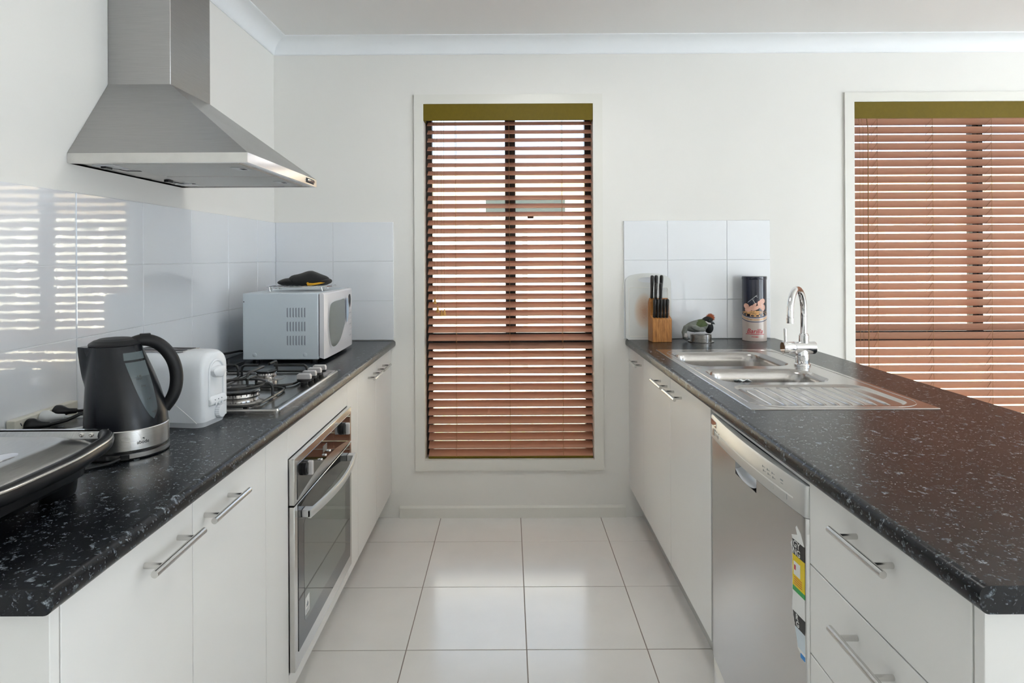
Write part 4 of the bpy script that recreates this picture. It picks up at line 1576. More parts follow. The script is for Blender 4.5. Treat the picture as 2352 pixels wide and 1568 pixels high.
for tr, (x, y, r, wok) in ((t1, burners[0]), (t1, burners[1]), (t2, burners[2]), (t2, burners[3])):
    ylo, yhi = (1.722, 1.980) if tr is t1 else (2.008, 2.262)
    inner = r * 0.75
    if wok:
        obj('wok_ring', MB().tube([(x + 0.078 * math.cos(2 * PI * k / 40), y + 0.078 * math.sin(2 * PI * k / 40), zt - 0.002) for k in range(40)], 0.0042, 8, closed=True), M['iron'], tr)
        inner = 0.055
    finger(tr, (x, ylo), (x, y - inner), (x, ylo))
    finger(tr, (x, yhi), (x, y + inner), (x, yhi))
    xe = -0.695 if x > -0.9 else CX0 + 0.035
    finger(tr, (xe, y), (x + (inner if x > -0.9 else -inner), y), (xe, y))
    xm = -0.925
    finger(tr, (xm, y), (x + (-inner if x > -0.9 else inner), y), (xm + (0.006 if x > -0.9 else -0.006), y))
for tr, ylo, yhi in ((t1, 1.722, 1.980), (t2, 2.008, 2.262)):
    obj('crossbar', MB().tube([(-0.925, ylo, zq + 0.006), (-0.925, yhi, zq + 0.006)], 0.0038, 8), M['iron'], tr)
    for (fx, fy) in ((-0.72, ylo), (-0.72, yhi), (-1.07, ylo), (-1.07, yhi)):
        obj('rubber_foot', MB().box(fx - 0.006, fx + 0.006, fy - 0.005, fy + 0.005, zq, zq + 0.006), M['blackmatte'], tr, smooth=False)
for k in range(4):
    y = 2.058 + 0.056 * k
    x = -0.670
    mb = MB().lathe([(0.012, 0.0), (0.012, 0.006), (0.022, 0.009), (0.023, 0.016), (0.021, 0.017)], (x, y, zk - 0.004), 28)
    kb = obj('knob', mb, M['blackplastic'], cook, angle=40)
    mb = MB().prism([(-0.0225, 0.016), (0.0225, 0.016), (0.0225, 0.027), (0.019, 0.033), (-0.019, 0.033), (-0.0225, 0.030)], 'y', -0.0085, 0.0085)
    mb.move(Matrix.Translation((x, y, zk - 0.004)) @ Matrix.Rotation(R(0), 4, 'Z'))
    g_ = obj('knob_grip', mb, M['knob'], kb, bevel=0.0015)
    g_['label'] = 'pale grey grip'


# ------------------------------------------------------------------ oven
ov = thing('built_in_oven', 'stainless built-in oven with black glass door below the cooktop', 'oven', (-0.9, 2.022, 0.188))
OY0, OY1 = 1.7145, 2.3305
obj('oven_body', MB().box(-1.15, -0.6195, 1.73, 2.315, 0.1885, 0.766), M['silver'], ov, smooth=False)
XO = -0.5865
# fascia
fz0, fz1 = 0.6440, 0.7700
fa = obj('control_fascia', MB().box(-0.619, XO, OY0, OY1, fz0, fz1), M['steelflat'], ov, bevel=0.0015)
pts = [(1.738, 0.748), (2.307, 0.748)]
for k in range(17):
    t_ = k / 16
    pts.append((2.307 - 0.569 * t_, 0.6520 + 0.030 * math.sin(PI * t_) ** 0.9))
obj('control_glass', MB().prism(pts, 'x', XO, XO + 0.0012), M['ovenglass'], fa, smooth=False)
for y in (1.795, 2.205):
    mb = MB().lathe([(0.021, 0.0), (0.021, 0.009), (0.018, 0.012), (0.0165, 0.014)], (XO + 0.0012, y, 0.722), 28, axis='x')
    k_ = obj('knob', mb, M['blackplastic'], fa, angle=40)
    mb = MB().box(XO + 0.012, XO + 0.027, y - 0.006, y + 0.006, 0.702, 0.742)
    g_ = obj('knob_grip', mb, M['knob'], k_, bevel=0.003)
obj('clock', MB().box(XO + 0.0012, XO + 0.0022, 1.975, 2.015, 0.708, 0.728), M['mwglass'], fa, smooth=False)
for k in range(3):
    obj('button', MB().lathe([(0.0035, 0), (0.0035, 0.006), (0.0025, 0.0075)], (XO + 0.0012, 1.945 + 0.045 * k, 0.6975), 14, axis='x'), M['chrome'], fa)
# door
dz0, dz1 = 0.1905, 0.6395
od = obj('door', MB().box(-0.619, XO, OY0, OY1, dz0, dz1), M['steelflat'], ov, bevel=0.0015)
pts = [(1.742, 0.232), (2.303, 0.232), (2.303, 0.6375), (1.742, 0.6375)]
obj('door_glass', MB().prism(pts, 'x', XO, XO + 0.0014), M['ovenglass'], od, smooth=False)
pts = [(1.790, 0.2950), (1.800, 0.2850), (2.225, 0.2850), (2.235, 0.2950), (2.235, 0.5650), (2.225, 0.5750), (1.800, 0.5750), (1.790, 0.5650)]
obj('inner_window', MB().prism(pts, 'x', XO + 0.0014, XO + 0.0018), M['ovenwin'], od, smooth=False)
stk = obj('sticker', MB().box(XO + 0.0018, XO + 0.0023, 1.795, 1.832, 0.300, 0.348), M['white'], od, smooth=False)
stk['label'] = 'small white sticker'
mb = MB().prism([(1.8135, 0.337), (1.8175, 0.328), (1.8215, 0.328), (1.8215, 0.319), (1.8055, 0.319), (1.8055, 0.328), (1.8095, 0.328)], 'x', XO + 0.0023, XO + 0.0026)
obj('pictogram', mb, M['greymark'], stk, smooth=False)
for q in range(3):
    obj('print_line', MB().box(XO + 0.0023, XO + 0.0026, 1.799, 1.828, 0.304 + 0.004 * q, 0.3055 + 0.004 * q), M['greymark'], stk, smooth=False)
# bowed handle
rings = []
n = 24
for k in range(n + 1):
    t_ = k / n
    y = 1.768 + (2.292 - 1.768) * t_
    xo = -0.562 + 0.024 * math.sin(PI * t_)
    zc2 = 0.6005
    w_ = 0.0045
    h_ = 0.0115
    rings.append([(xo - w_, y, zc2 - h_), (xo + w_ * 0.6, y, zc2 - h_), (xo + w_, y, zc2 - h_ * 0.5), (xo + w_, y, zc2 + h_ * 0.5), (xo + w_ * 0.6, y, zc2 + h_), (xo - w_, y, zc2 + h_)])
hb = obj('handle', MB().loft(rings), M['silver'], od, angle=40)
for (a, b) in ((1.768, 1.800), (2.260, 2.292)):
    mb = MB().box(XO + 0.0014, -0.5600, a, b, 0.590, 0.611)
    obj('handle_mount', mb, M['silver'], hb, bevel=0.002)


# ------------------------------------------------------------------ microwave, rack, cap
MX0, MX1, MY0, MY1, MZ0, MZ1 = -1.070, -0.766, 2.530, 2.985, ZTOP + 0.012, 1.178
mw = thing('microwave_oven', 'white microwave oven at the far end of the left worktop', 'microwave', (-0.9, 2.76, ZTOP))
obj('casing', MB().box(MX0, MX1, MY0, MY1, MZ0, MZ1), M['mwpaint'], mw, bevel=0.004)
for (fx, fy) in ((MX0 + 0.04, MY0 + 0.04), (MX1 - 0.03, MY0 + 0.04), (MX0 + 0.04, MY1 - 0.04), (MX1 - 0.03, MY1 - 0.04)):
    obj('foot', MB().cyl((fx, fy, ZTOP + 0.0002), (fx, fy, MZ0 + 0.002), 0.014), M['blackplastic'], mw)
# slotted vents on the side facing the camera
vents = MB()
for row in range(3):
    for col in range(7):
        vx = MX1 - 0.124 + 0.0116 * col
        vz = MZ1 - 0.062 - 0.056 * row
        vents.prism([(vx - 0.0022, vz + 0.002), (vx + 0.0022, vz + 0.004), (vx + 0.0022, vz - 0.036), (vx - 0.0022, vz - 0.033)], 'y', MY0 - 0.0008, MY0 + 0.002)
o = obj('vent_slots', vents, M['greyslot'], mw, smooth=False)
o['kind'] = 'stuff'
for vx in (MX0 + 0.048, MX1 - 0.054):
    obj('dimple', MB().ball((vx, MY0 + 0.0035, MZ0 + 0.020), (0.011, 0.006, 0.011), 20, 8), M['mwpaint'], mw)
obj('screw', MB().cyl((MX0 + 0.006, MY0 - 0.0008, MZ1 - 0.034), (MX0 + 0.006, MY0 + 0.002, MZ1 - 0.034), 0.0022, 10), M['slot'], mw)
obj('door_gap', MB().box(MX1 - 0.001, MX1 + 0.0045, MY0 + 0.006, MY1 - 0.006, MZ0 + 0.012, MZ1 - 0.006), M['slot'], mw, smooth=False)
# front fascia + door (bulged outwards a little)
XD = -0.741
dr_pts = [(MX1 + 0.002, MZ0 + 0.006), (MX1 + 0.016, MZ0 + 0.004), (XD, MZ0 + 0.004)]
mb = MB()
nseg = 16
rings = []
for k in range(nseg + 1):
    t_ = k / nseg
    y = MY0 + 0.001 + (MY1 - MY0 - 0.002) * t_
    bulge = 0.004 * math.sin(PI * t_) - 0.004 * (t_ > 0.999) - 0.003 * (t_ < 0.001)
    xo = XD + bulge
    rings.append([(MX1 + 0.0040, y, MZ0 + 0.008), (xo, y, MZ0 + 0.002), (xo, y, MZ1 - 0.006), (xo - 0.006, y, MZ1 - 0.001), (MX1 + 0.0040, y, MZ1 - 0.001)])
fr = obj('front_panel', MB().loft(rings), M['mwdoor'], mw, angle=30)


def mwx(y):
    return XD + 0.004 * math.sin(PI * (y - MY0) / (MY1 - MY0))


def mw_poly(pts, m, name, lift, parent=fr):
    n_ = len(pts)
    cu = sum(p[0] for p in pts) / n_
    cz = sum(p[1] for p in pts) / n_
    rings_ = []
    for s_ in (1.0, 0.75, 0.5, 0.25, 0.02):
        rings_.append([(mwx(cu + (p[0] - cu) * s_) + lift, cu + (p[0] - cu) * s_, cz + (p[1] - cz) * s_) for p in pts])
    return obj(name, MB().loft(rings_, False, True), m, parent, angle=80)


def smooth_poly(ctrl, n=5):
    pts_ = []
    L = len(ctrl)
    for i in range(L):
        p0, p1, p2, p3 = ctrl[i - 1], ctrl[i], ctrl[(i + 1) % L], ctrl[(i + 2) % L]
        for k in range(n):
            t_ = k / n
            pts_.append(tuple(0.5 * ((2 * p1[d]) + (-p0[d] + p2[d]) * t_ + (2 * p0[d] - 5 * p1[d] + 4 * p2[d] - p3[d]) * t_ ** 2 + (-p0[d] + 3 * p1[d] - 3 * p2[d] + p3[d]) * t_ ** 3) for d in (0, 1)))
    return pts_


wz = MZ0
wpts = smooth_poly([(2.580, wz + 0.13), (2.592, wz + 0.200), (2.63, wz + 0.222), (2.75, wz + 0.226), (2.815, wz + 0.224), (2.822, wz + 0.19), (2.822, wz + 0.125), (2.80, wz + 0.10), (2.74, wz + 0.055), (2.66, wz + 0.036), (2.605, wz + 0.055)])
mw_poly([((p[0] - 2.70) * 1.06 + 2.70, (p[1] - wz - 0.13) * 1.08 + wz + 0.13) for p in wpts], M['whiteplastic'], 'window_surround', 0.0016)
mw_poly(wpts, M['mwglass'], 'window', 0.0024)
hp = smooth_poly([(2.836, wz + 0.225), (2.862, wz + 0.220), (2.876, wz + 0.18), (2.868, wz + 0.14), (2.840, wz + 0.118), (2.834, wz + 0.17)])
h1 = mw_poly(hp, mat('pale_blue_handle', (0.42, 0.55, 0.72), 0.2), 'handle', 0.006)
h1['label'] = 'pale blue door handle'
cpz = smooth_poly([(2.895, wz + 0.235), (2.92, wz + 0.24), (2.935, wz + 0.215), (2.92, wz + 0.18), (2.905, wz + 0.20)])
mw_poly(cpz, M['slot'], 'display', 0.0026)
for row in range(7):
    for col in range(3):
        yy = 2.905 + 0.016 * col
        zz = wz + 0.155 - 0.017 * row
        mw_poly([(yy - 0.004, zz - 0.003), (yy + 0.004, zz - 0.003), (yy + 0.004, zz + 0.003), (yy - 0.004, zz + 0.003)], M['greymark'] if row % 3 == 0 else M['silver'], 'key', 0.0020)

# wire rack: round, on small legs
rk = thing('wire_rack', 'round chrome wire cooling rack lying on top of the microwave', 'rack', (-0.905, 2.745, MZ1))
rcx, rcy, rr_, rz_ = -0.905, 2.745, 0.148, MZ1 + 0.020
obj('rim_wire', MB().tube([(rcx + rr_ * math.cos(2 * PI * k / 48), rcy + rr_ * math.sin(2 * PI * k / 48), rz_) for k in range(48)], 0.0022, 8, closed=True), M['chrome'], rk)
for k in range(11):
    x = rcx - 0.125 + 0.025 * k
    h_ = math.sqrt(max(0, rr_ ** 2 - (x - rcx) ** 2))
    obj('wire', MB().tube([(x, rcy - h_, rz_ + 0.0015), (x, rcy + h_, rz_ + 0.0015)], 0.0014, 6), M['chrome'], rk)
for k in range(4):
    a = R(-125 + 90 * k)
    lx, ly = rcx + rr_ * math.cos(a), rcy + rr_ * math.sin(a)
    obj('leg', MB().tube([(lx - 0.008, ly, rz_), (lx - 0.004, ly, MZ1 + 0.0018), (lx + 0.004, ly, MZ1 + 0.0018), (lx + 0.008, ly, rz_)], 0.0015, 6), M['chrome'], rk)

cap = thing('beret', 'soft black cap with yellow lining lying crumpled on the wire rack', 'cap', (-0.885, 2.74, rz_ + 0.003))
kx, ky, kz = -0.885, 2.735, rz_ + 0.0032


def capz(p):
    # flatten below, ripple
    x, y, z = p[0] - kx, p[1] - ky, p[2] - kz
    z += 0.004 * math.sin(x * 60 + y * 20) * max(0, z) / 0.05
    z = max(z, 0.0)
    return (kx + x, ky + y, kz + z)


mb = MB().ball((kx + 0.018, ky, kz + 0.018), (0.088, 0.078, 0.040), 28, 16, fn=capz)
obj('crown', mb, M['capcloth'], cap, angle=80)
mb = MB().ball((kx - 0.055, ky - 0.004, kz + 0.013), (0.060, 0.062, 0.0165), 24, 12, fn=capz)
obj('brim_fold', mb, M['capcloth'], cap, angle=80)
mb = MB().ball((kx + 0.086, ky - 0.004, kz + 0.016), (0.030, 0.055, 0.014), 20, 10, fn=capz)
obj('front_fold', mb, M['capcloth'], cap, angle=80)
mb = MB().tube([(kx + 0.035, ky - 0.074, kz + 0.012), (kx + 0.038, ky - 0.079, kz + 0.006), (kx + 0.060, ky - 0.074, kz + 0.007), (kx + 0.080, ky - 0.062, kz + 0.010), (kx + 0.098, ky - 0.050, kz + 0.013)],
               [0.005, 0.0065, 0.0045, 0.004, 0.002], 10)
o = obj('lining', mb, M['yellow'], cap, angle=80)
o['label'] = 'bright yellow lining'

cd = MB().tube([(-1.085, 2.70, ZTOP + 0.02), (-1.12, 2.62, ZTOP + 0.035), (-1.14, 2.50, ZTOP + 0.040), (-1.13, 2.42, ZTOP + 0.020), (-1.10, 2.40, ZTOP + 0.006), (-1.07, 2.44, ZTOP + 0.005), (-1.06, 2.52, ZTOP + 0.0055)], 0.0045, 8)
tag(obj('cord_loop', cd, M['blackplastic'], angle=80), 'black power cord looping out behind the microwave', 'cord')


# ------------------------------------------------------------------ toaster
TL, TWd, TH2 = 0.250, 0.116, 0.186
ta = R(-7.5)
# local frame: +x = lever end, origin at footprint centre
cxo = -0.753 - (TL / 2) * math.cos(ta) - (-TWd / 2) * (-math.sin(ta)) * 1
cyo = 1.545 - (TL / 2) * math.sin(ta) + (TWd / 2) * math.cos(ta)
toast = thing('toaster', 'white plastic two-slice toaster between the kettle and the cooktop', 'toaster', (cxo, cyo, ZTOP), (0, 0, ta), local=True)


def t_ring(x, inset, zlow=0.014):
    w = TWd / 2 - inset
    pts_ = []
    r_ = 0.042
    top = TH2 - inset * 0.6
    pts_.append((x, -w, zlow))
    pts_.append((x, -w * 0.995, top - r_ - 0.04))
    for k in range(9):
        a = R(180 - 90 * k / 8)
        pts_.append((x, -w + r_ + r_ * math.cos(a), top - r_ + r_ * math.sin(a)))
    for k in range(9):
        a = R(90 - 90 * k / 8)
        pts_.append((x, w - r_ + r_ * math.cos(a), top - r_ + r_ * math.sin(a)))
    pts_.append((x, w * 0.995, top - r_ - 0.04))
    pts_.append((x, w, zlow))
    return pts_


rings = []
for (x, ins) in ((-TL / 2, 0.016), (-TL / 2 + 0.003, 0.008), (-TL / 2 + 0.012, 0.002), (-TL / 2 + 0.03, 0.0), (0, 0.0), (TL / 2 - 0.03, 0.0), (TL / 2 - 0.012, 0.002), (TL / 2 - 0.003, 0.007), (TL / 2, 0.014)):
    rings.append(t_ring(x, ins))
shell = obj('shell', MB().loft(rings), M['whiteplastic'], toast, angle=45)
obj('base', MB().loft([rrect(-TL / 2 + 0.008, TL / 2 - 0.006, -TWd / 2 + 0.006, TWd / 2 - 0.006, 0.02, 4, 0.0003),
                       rrect(-TL / 2 + 0.004, TL / 2 - 0.002, -TWd / 2 + 0.002, TWd / 2 - 0.002, 0.02, 4, 0.014)]), M['whiteplastic'], toast)
obj('slot_plate', MB().box(-0.090, 0.058, -0.034, 0.034, TH2 - 0.0012, TH2 + 0.0005), M['dullchrome'], toast, smooth=False)
for yy in (-0.017, 0.017):
    obj('bread_slot', MB().box(-0.083, 0.052, yy - 0.010, yy + 0.010, TH2 + 0.0004, TH2 + 0.0012), M['slot'], toast, smooth=False)
# lever recess and lever
xe = TL / 2
mb = MB()
ar = []
for k in range(13):
    a = R(180 - 180 * k / 12)
    ar.append((0.030 * math.cos(a), 0.135 + 0.026 * math.sin(a)))
ring_o = [(-0.031, 0.066)] + ar + [(0.031, 0.066)]
mb.tube([(xe + 0.0003, p[0], p[1]) for p in ring_o], 0.0035, 8)
obj('recess_rim', mb, M['whiteplastic'], shell, angle=80)
obj('lever_track', MB().box(xe - 0.0006, xe + 0.0006, -0.0285, -0.0255, 0.075, 0.140), M['greyslot'], shell, smooth=False)
mb = MB()
lv = [(-0.027, 0.141), (0.010, 0.146), (0.027, 0.137), (0.012, 0.117), (-0.010, 0.119), (-0.024, 0.128)]
lvs = smooth_poly(lv, 3)
mb.loft([[(xe, p[0], p[1]) for p in lvs], [(xe + 0.012, p[0] * 0.95, (p[1] - 0.131) * 0.95 + 0.131) for p in lvs], [(xe + 0.015, p[0] * 0.7, (p[1] - 0.131) * 0.7 + 0.131) for p in lvs]], False, True)
obj('lever', mb, M['whiteplastic'], shell, angle=50)
# control shelf, buttons, dial
mb = MB().prism([(xe - 0.001, 0.048), (xe + 0.008, 0.052), (xe + 0.009, 0.060), (xe + 0.004, 0.070), (xe - 0.001, 0.074)], 'y', -0.033, 0.036)
obj('button_shelf', mb, M['whiteplastic'], shell, bevel=0.003)
for k in range(3):
    yy = -0.016 + 0.014 * k
    obj('button', MB().cyl((xe + 0.006, yy, 0.0535), (xe + 0.0105, yy, 0.0535), 0.0035, 12), M['whiteplastic'], shell)
    obj('indicator', MB().cyl((xe + 0.006, yy, 0.063), (xe + 0.0088, yy, 0.063), 0.0014, 8), M['greymark'], shell)
mb = MB()
n = 40
prof_d = [(0.0175, 0.0), (0.0178, 0.004), (0.0160, 0.011), (0.0148, 0.012)]
rings = []
for r_, x in prof_d:
    rings.append([(xe + x, 0.010 + (r_ + (0.0007 if i % 2 else 0)) * math.cos(2 * PI * i / n), 0.030 + (r_ + (0.0007 if i % 2 else 0)) * math.sin(2 * PI * i / n)) for i in range(n)])
mb.loft(rings)
obj('dial', mb, M['whiteplastic'], shell, smooth=False)
# curved seam on the long side
pts = []
for k in range(14):
    t_ = k / 13
    pts.append((-0.03 + 0.140 * t_, -TWd / 2 - 0.0001, 0.095 - 0.082 * t_ ** 1.5))
obj('side_seam', MB().tube(pts, 0.0008, 5), M['white'], shell)


# ------------------------------------------------------------------ kettle
kx0, ky0 = -0.834, 1.375
ket = thing('electric_kettle', 'black cordless kettle with steel band, in front of the white toaster', 'kettle', (kx0, ky0, ZTOP), (0, 0, R(31.3)), local=True)
mb = MB().lathe([(0.0, 0.0004), (0.080, 0.0004), (0.082, 0.002), (0.082, 0.004)], (0, 0, 0), 48, False, False)
mb.lathe([(0.082, 0.004), (0.0825, 0.013), (0.079, 0.0145), (0.077, 0.0150), (0.0, 0.0155)], (0, 0, 0), 48, False, False)
for i, f in enumerate(mb.f):
    zc2 = sum(mb.v[q][2] for q in f) / len(f)
    mb.mi[i] = 1 if zc2 > 0.005 and zc2 < 0.0125 else 0
pbase = obj('power_base', mb, [M['blackplastic'], M['steel']], ket, angle=30)
pbase['label'] = 'low round black power base with steel rim'
obj('cord_notch', MB().box(-0.012, 0.004, -0.0845, -0.078, 0.002, 0.013), M['blackplastic'], ket, bevel=0.001)
mb = MB().lathe([(0.0785, 0.0155), (0.0795, 0.018), (0.0815, 0.020), (0.0815, 0.060), (0.0805, 0.0615)], (0, 0, 0), 64)
bandk = obj('steel_band', mb, M['steel'], ket, angle=30)
bandk['label'] = 'brushed steel band'
prof_k = [(0.0615, 0.0800, 0.0), (0.085, 0.0785, -0.001), (0.110, 0.0750, -0.0035), (0.140, 0.0700, -0.007), (0.170, 0.0640, -0.0115), (0.195, 0.0580, -0.0155), (0.215, 0.0530, -0.0188), (0.228, 0.0498, -0.0208), (0.232, 0.0485, -0.0212)]


def kc(z):
    for i in range(len(prof_k) - 1):
        a, b = prof_k[i], prof_k[i + 1]
        if a[0] <= z <= b[0]:
            t_ = (z - a[0]) / (b[0] - a[0])
            return a[1] + (b[1] - a[1]) * t_, a[2] + (b[2] - a[2]) * t_
    return prof_k[-1][1], prof_k[-1][2]


rings = []
NK = 72
zz_ = [0.0615 + (0.232 - 0.0615) * k / 22 for k in range(23)]
for z in zz_:
    r_, c_ = kc(z)
    ring = []
    for i in range(NK):
        a = 2 * PI * i / NK
        d_ = abs((a - PI + PI) % (2 * PI) - PI)
        sp_ = 0.0
        # spout: V-shaped beak growing towards the rim on the -x side
        zt_ = (z - 0.150) / (0.232 - 0.150)
        if zt_ > 0:
            half = 0.10 + 0.42 * zt_
            if d_ < half:
                sp_ = (1 - d_ / half) * 0.019 * zt_ ** 0.8
        ring.append((c_ + (r_ + sp_) * math.cos(a), (r_ + sp_ * 0.6) * math.sin(a), z))
    rings.append(ring)
obj('jug', MB().loft(rings), M['kettle'], ket, angle=28)
mb = MB().lathe([(0.0490, 0.2325), (0.0500, 0.2345), (0.0490, 0.2375), (0.0400, 0.2435), (0.0385, 0.2435), (0.0300, 0.2468), (0.0285, 0.2468), (0.0150, 0.2485), (0.001, 0.2490)], (-0.0212, 0, 0), 48)
obj('lid', mb, M['blackmatte'], ket, angle=25)
# handle loop
hp_ = [(0.010, 0.2345), (0.030, 0.2395), (0.052, 0.2340), (0.072, 0.2180), (0.088, 0.1920), (0.0955, 0.1610), (0.0945, 0.1300), (0.0860, 0.1050), (0.0720, 0.0850)]
pts = []
for i in range(len(hp_) - 1):
    p0 = hp_[max(i - 1, 0)]; p1 = hp_[i]; p2 = hp_[i + 1]; p3 = hp_[min(i + 2, len(hp_) - 1)]
    for k in range(4):
        t_ = k / 4
        q = [0.5 * ((2 * p1[d]) + (-p0[d] + p2[d]) * t_ + (2 * p0[d] - 5 * p1[d] + 4 * p2[d] - p3[d]) * t_ ** 2 + (-p0[d] + 3 * p1[d] - 3 * p2[d] + p3[d]) * t_ ** 3) for d in (0, 1)]
        pts.append((q[0], 0, q[1]))
pts.append((hp_[-1][0], 0, hp_[-1][1]))
nr = len(pts)
rad = [0.0125 + 0.0015 * math.sin(PI * k / (nr - 1)) for k in range(nr)]
hk = obj('handle', MB().tube(pts, rad, 14, flat=1.15), M['blackmatte'], ket, angle=70)
obj('switch', MB().box(0.024, 0.046, -0.008, 0.008, 0.2480, 0.2535), M['blackplastic'], hk, bevel=0.002)


def jug_pt(u, z, lift):
    r_, c_ = kc(z)
    du = max(-r_ * 0.999, min(r_ * 0.999, u - c_))
    y = -math.sqrt(r_ * r_ - du * du)
    nx, ny = du / r_, y / r_
    return (u + nx * lift, y + ny * lift, z)


def gauge_patch(z0, z1, fl, fr_, m, name, lift, n=12):
    rings = []
    for k in range(n + 1):
        z = z0 + (z1 - z0) * k / n
        a, b = fl(z), fr_(z)
        rings.append([jug_pt(a + (b - a) * i / 8, z, lift) for i in range(9)])
    return obj(name, MB().loft(rings, False, False, False), m, ket, angle=80)


gl_ = lambda z: 0.048 - 0.053 * ((z - 0.078) / 0.125) ** 0.75 if z > 0.078 else 0.048
gr_ = lambda z: 0.054 + 0.003 * math.sin(PI * min(1, max(0, (z - 0.078) / 0.115))) - 0.022 * max(0, (z - 0.10)) / 0.105 - 0.0045 * max(0, 0.09 - z) / 0.012
gauge_patch(0.078, 0.168, gl_, gr_, M['gaugewater'], 'water_gauge', 0.0008)
gauge_patch(0.168, 0.199, gl_, gr_, M['gauge'], 'water_gauge', 0.0008, 6)
gauge_patch(0.2035, 0.219, lambda z: -0.0055 - 0.10 * (z - 0.2035), lambda z: gr_(z) - 0.001, M['gauge'], 'water_gauge', 0.0008, 4)


def ket_text(s, size, u, z, m):
    t = text_mb(s, size, 0.0002)
    t.v = [tuple(Vector(jug_pt(u + p[0], z + p[1], 0.0012 + p[2]))) for p in t.v]
    return obj('lettering', t, m, ket, smooth=False)


ket_text('1.8L', 0.0060, 0.022, 0.1690, M['black'])
ket_text('MAX', 0.0050, 0.022, 0.1635, M['black'])
ket_text('1.5L', 0.0055, 0.030, 0.1480, M['black'])
ket_text('1.0L', 0.0055, 0.040, 0.1200, M['black'])
ket_text('0.5L', 0.0055, 0.050, 0.0920, M['black'])
t = text_mb('abode', 0.0098, 0.0003, bold=0.0001)
t.v = [((0.0818 + p[2]) * math.sin((p[0] + 0.0295) / 0.0818), -(0.0818 + p[2]) * math.cos((p[0] + 0.0295) / 0.0818), 0.0345 + p[1]) for p in t.v]
obj('lettering', t, M['black'], bandk, smooth=False)
mb = MB()
for (a0, b0, a1, b1) in ((0.026, 0.047, 0.030, 0.0490), (0.0275, 0.0455, 0.0315, 0.0475)):
    pass
lg = [(0.0265, 0.0420), (0.0295, 0.0438), (0.0318, 0.0434), (0.0318, 0.0402), (0.0302, 0.0398), (0.0296, 0.0420)]
v1 = [(0.0820 * math.sin(p[0] / 0.0818), -0.0820 * math.cos(p[0] / 0.0818), p[1]) for p in lg]
mb.add(v1, [tuple(range(len(lg)))])
obj('logo_mark', mb, M['black'], bandk, smooth=False)
# cord along the worktop
tag(obj('kettle_cord', MB().tube([(-0.800, 1.2935, ZTOP + 0.0075), (-0.810, 1.275, ZTOP + 0.004), (-0.845, 1.235, ZTOP + 0.0038), (-0.90, 1.225, ZTOP + 0.0038), (-0.96, 1.27, ZTOP + 0.0038), (-1.02, 1.38, ZTOP + 0.0038), (-1.07, 1.48, ZTOP + 0.004)],
                                 0.0034, 8), M['blackplastic'], angle=80), 'thin black cord curving over the worktop from the kettle base', 'cord')


# ------------------------------------------------------------------ power board and plugs
XW = XL + TH
pbd = thing('power_board', 'cream four-socket power board standing against the tiles behind the sandwich press', 'power board', (XW + 0.012, 1.588, ZTOP))
obj('housing', MB().box(XW + 0.0008, XW + 0.022, 1.480, 1.697, ZTOP + 0.0003, ZTOP + 0.039), M['socket'], pbd, bevel=0.002)
for k in range(2):
    y0 = 1.505 + 0.043 * k
    for (dy, dz, rot) in ((-0.006, 0.026, 30), (0.006, 0.026, -30), (0.0, 0.012, 0)):
        mb = MB().box(-0.0006, 0.0006, -0.0012, 0.0012, -0.004, 0.004)
        mb.move(Matrix.Translation((XW + 0.0222, y0 + dy, ZTOP + dz)) @ Matrix.Rotation(R(rot), 4, 'X'))
        obj('pin_slot', mb, M['slot'], pbd, smooth=False)


def plug(label, y, z, m, path, r=0.0175, cr=0.0035):
    p = thing('power_plug', label, 'plug', (XW + 0.0225, y, z), group=None)
    mb = MB().lathe([(r * 0.9, 0.0), (r, 0.002), (r, 0.012), (r * 0.85, 0.018), (r * 0.55, 0.026), (r * 0.45, 0.032), (r * 0.38, 0.046), (r * 0.25, 0.048)], (XW + 0.0228, y, z), 28, axis='x')
    # lean the boot sideways towards the kettle
    mb.v = [(q[0], q[1] + 0.3 * max(0, q[0] - XW - 0.040), q[2]) for q in mb.v]
    obj('plug_body', mb, m, p, angle=35)
    x1_, y1_ = XW + 0.0228 + 0.046, y + 0.3 * (0.0288)
    obj('cord', MB().tube([(x1_, y1_, z)] + path, cr, 8), m, p, angle=80)
    return p


plug('white round plug in the power board, between the two black plugs', 1.5680, ZTOP + 0.025, M['whiteplug'],
     [(-1.095, 1.590, ZTOP + 0.021), (-1.085, 1.625, ZTOP + 0.010), (-1.10, 1.665, ZTOP + 0.006)])
plug('black plug at the far end of the power board, nearest the kettle', 1.6130, ZTOP + 0.029, M['blackplastic'],
     [(-1.100, 1.635, ZTOP + 0.026), (-1.090, 1.655, ZTOP + 0.020), (-1.105, 1.675, ZTOP + 0.012)], r=0.0165)
plug('black plug lowest and nearest on the power board, cord rising to the right', 1.5200, ZTOP + 0.018, M['blackplastic'],
     [(-1.085, 1.545, ZTOP + 0.024), (-1.060, 1.585, ZTOP + 0.038), (-1.045, 1.625, ZTOP + 0.046), (-1.040, 1.655, ZTOP + 0.040)], r=0.0170, cr=0.0042)
tag(obj('white_cable', MB().tube([(-1.120, 1.500, ZTOP + 0.0045), (-1.065, 1.53, ZTOP + 0.0045), (-1.020, 1.57, ZTOP + 0.005), (-0.990, 1.60, ZTOP + 0.0045)], 0.0040, 8), M['whiteplug'], angle=80),
    'white cable lying on the worktop beside the power board', 'cable')


